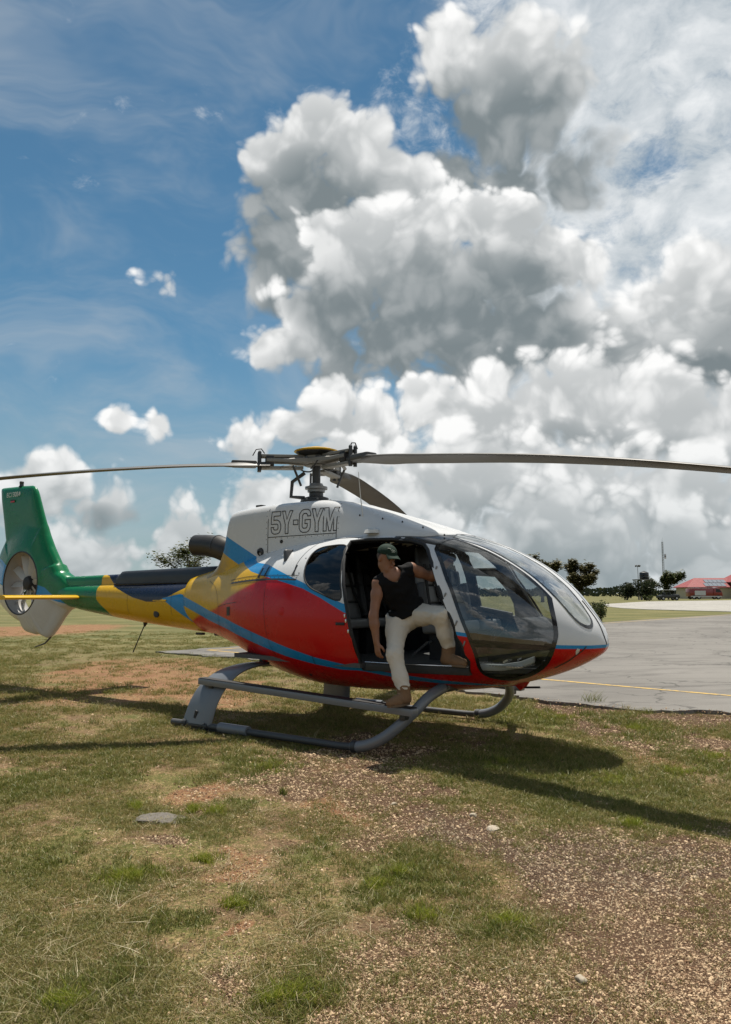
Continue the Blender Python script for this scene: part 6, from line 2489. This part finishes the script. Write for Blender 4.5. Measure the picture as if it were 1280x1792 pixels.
# ---- flood light pole
D = 176.0
fp = empty('floodlight_pole', (at(1116, D), D, 0))
tag(fp, 'thin pole carrying floodlights behind the water tank', 'light pole')
MB().tube([(0, 0, 0), (-.1, 0, 7.4)], [.10, .06], 8).build('pole', M['galv'], fp)
MB().box((-.1, 0, 7.45), (1.2, .1, .08)).build('cross_arm', M['galv'], fp)
for q in (-.45, .05, .40):
    MB().box((-.1 + q, -.15, 7.68), (.34, .25, .34), Matrix.Rotation(R(25), 3, 'X')).build('floodlight', M['cardark'], fp, bevel=.02)
# ---- radio mast
D = 240.0
rm = empty('radio_mast', (at(1160, D), D, 0))
tag(rm, 'tall grey lattice radio mast above the trees', 'mast')
hm = 17.4
for a in (0, 120, 240):
    MB().tube([(.38 * math.cos(R(a)), .38 * math.sin(R(a)), 0), (.22 * math.cos(R(a)), .22 * math.sin(R(a)), hm)], .055, 6).build('mast_leg', M['galv'], rm)
mb = MB()
nb = 34
for i in range(nb):
    for a in (0, 120, 240):
        w0, w1 = .38 - .16 * i / nb, .38 - .16 * (i + 1) / nb
        mb.tube([(w0 * math.cos(R(a)), w0 * math.sin(R(a)), hm * i / nb), (w1 * math.cos(R(a + 120)), w1 * math.sin(R(a + 120)), hm * (i + 1) / nb)], .03, 4)
mb.build('lattice_bracing', M['galv'], rm)
MB().tube([(0, 0, hm), (0, 0, hm + 1.2)], .03, 6).build('mast_tip', M['galv'], rm)
for z in (13.2, 12.6):
    MB().box((.75, 0, z), (.5, .3, .9)).build('panel_antenna', M['alu'], rm, bevel=.03)

# ---- terminal building with red roofs and solar panels
D = 205.0
bl = empty('terminal_building', (at(1262, D), D, 0))
tag(bl, 'cream single-storey building with red sheet roofs and solar panels', 'building')


def hip(cx, cy, L, Wd, z0, z1, ov, mat, name, ridge):
    """hipped roof"""
    a, b_ = L / 2 + ov, Wd / 2 + ov
    V_ = [(cx - a, cy - b_, z0), (cx + a, cy - b_, z0), (cx + a, cy + b_, z0), (cx - a, cy + b_, z0), (cx - ridge, cy, z1), (cx + ridge, cy, z1),
          (cx - a, cy - b_, z0 - .18), (cx + a, cy - b_, z0 - .18), (cx + a, cy + b_, z0 - .18), (cx - a, cy + b_, z0 - .18)]
    return mesh(name, V_, [(0, 1, 5, 4), (2, 3, 4, 5), (1, 2, 5), (3, 0, 4), (6, 7, 1, 0), (7, 8, 2, 1), (8, 9, 3, 2), (9, 6, 0, 3), (9, 8, 7, 6)], mat, bl)


MB().box((-2.2, 2, 1.5), (15.5, 8, 3.0)).build('wall', M['cream'], bl)
MB().box((9.2, -.4, 2.15), (15.0, 11, 4.3)).build('wall', M['cream'], bl)
r1 = hip(-2.2, 2, 15.5, 8, 3.05, 5.5, .6, M['roof_red'], 'roof', 4.4)
r2 = hip(9.2, 0, 15.0, 11, 4.4, 8.4, .8, M['roof_red'], 'roof', 2.5)
sl_ = math.atan2(2.45, 4.6)
for row, (yy_, zz_) in enumerate(((-1.55, 3.62), (.2, 4.55))):
    for c_ in range(5):
        MB().box((-5.0 + row * .8 + c_ * 1.12, yy_, zz_ + .10), (1.04, 1.75, .05), Matrix.Rotation(sl_, 3, 'X')).build('solar_panel', M['solar'], r1)
for xw in (-8.2, 3.6):
    wi = MB().box((xw, -2.03, 1.6), (1.3, .12, 1.2)).build('window', M['wglass'], bl)
    MB().box((xw, -2.08, .95), (1.5, .16, .1)).build('window_sill', M['concrete'], wi)
for xw in (4.4, 7.4):
    wi = MB().box((xw, -5.93, 2.1), (1.3, .12, 1.4)).build('window', M['wglass'], bl)
    MB().box((xw, -5.98, 1.35), (1.5, .16, .1)).build('window_sill', M['concrete'], wi)
MB().tube([(-9.9, -2.0, 2.9), (5.4, -2.0, 2.9)], .08, 6).build('gutter', M['alu'], bl)

# ---- fire engine in front of it
D = 186.0
fe = empty('fire_engine', (at(1229, D), D, 0))
tag(fe, 'dark red fire engine parked in front of the building', 'fire engine')
body = MB()
body.box((-1.1, 0, 1.62), (5.6, 2.4, 1.85)).build('body', M['truckred'], fe, bevel=.08)
cabf = MB().loft([[(x_, s_ * 1.18, z_) for s_, z_ in ((-1, .75), (1, .75), (1, zt), (-1, zt))] for x_, zt in ((1.75, 2.62), (2.2, 2.72), (3.35, 2.62), (3.85, 1.75), (3.95, 1.2))]).build('cab', M['truckred'], fe, bevel=.06)
MB().loft([[(x_, s_ * 1.195, z_) for s_, z_ in ((-1, 1.7), (1, 1.7), (1, zt), (-1, zt))] for x_, zt in ((2.35, 2.45), (3.25, 2.42), (3.62, 1.8))]).build('cab_window', M['wglass'], cabf)
MB().box((-1.4, -1.215, 1.5), (2.6, .04, 1.1)).build('roller_shutter', M['alu'], fe)
MB().box((.4, -.0, 2.66), (5.4, 1.6, .16)).build('roof_deck', M['galv'], fe, bevel=.03)
MB().box((-2.5, 0, 2.74), (2.4, .6, .12)).build('ladder', M['alu'], fe)
MB().tube([(.9, 0, 2.7), (.9, 0, 2.95), (1.9, 0, 3.05)], .09, 8).build('water_cannon', M['truckred'], fe)
MB().box((2.6, 0, 2.80), (.3, 1.5, .16)).build('light_bar', M['white'], fe, bevel=.02)
MB().box((0, -1.22, .70), (7.4, .05, .22)).build('side_skirt', M['alu'], fe)
for x_ in (-2.9, -1.7, 2.9):
    for s_ in (-1.0, 1.0):
        w_ = MB().tube([(x_, s_ * 1.05 - .16, .52), (x_, s_ * 1.05 + .16, .52)], .52, 20).build('wheel', M['tyre'], fe, smooth=True, sharp=40)
        MB().tube([(x_, s_ * 1.05 - .175, .52), (x_, s_ * 1.05 + .175, .52)], .26, 14).build('rim', M['alu'], w_, smooth=True, sharp=40)
MB().box((3.98, -.8, .95), (.06, .3, .2)).build('headlight', M['white'], fe)
MB().box((3.98, .8, .95), (.06, .3, .2)).build('headlight', M['white'], fe)

# ---- open utility vehicle with a pale canopy
D = 160.0
uv = empty('utility_vehicle', (at(1166, D), D, 0), R(8))
tag(uv, 'dark open-sided utility vehicle with a pale roof parked on the verge', 'utility vehicle')
MB().loft([[(x_, s_ * .78, z_) for s_, z_ in ((-1, .45), (1, .45), (1, zt), (-1, zt))] for x_, zt in ((-2.2, .85), (-2.0, 1.05), (-.9, 1.15), (.9, 1.1), (1.3, 1.25), (2.1, 1.2), (2.3, .9))]).build('body', M['cardark'], uv, bevel=.06)
MB().box((-.1, 0, 2.12), (2.6, 1.6, .10)).build('canopy', M['carwhite'], uv, bevel=.03)
for x_ in (-1.3, -.1, 1.1):
    for s_ in (-.72, .72):
        MB().tube([(x_, s_, 1.05), (x_ * .92, s_, 2.1)], .045, 6).build('canopy_post', M['cardark'], uv)
for x_ in (-.9, .2):
    MB().box((x_, 0, 1.30), (.16, 1.3, .60)).build('seat_back', M['cardark'], uv, bevel=.04)
MB().box((1.15, 0, 1.65), (.05, 1.4, .75), Matrix.Rotation(R(-18), 3, 'Y')).build('windscreen', M['wglass'], uv)
for x_ in (-1.45, 1.5):
    for s_ in (-.72, .72):
        w_ = MB().tube([(x_, s_ - .12, .42), (x_, s_ + .12, .42)], .42, 18).build('wheel', M['tyre'], uv, smooth=True, sharp=40)
        MB().tube([(x_, s_ - .13, .42), (x_, s_ + .13, .42)], .20, 12).build('rim', M['alu'], w_, smooth=True, sharp=40)
for s_ in (-.5, .5):
    MB().lathe([(.11, 0), (.11, .05), (.05, .08)], (2.26, s_, .95), 12, Matrix.Rotation(R(90), 3, 'Y')).build('headlight', M['white'], uv)
MB().box((1.9, 0, 1.24), (.6, 1.1, .06)).build('bonnet_panel', M['carwhite'], uv, bevel=.02)
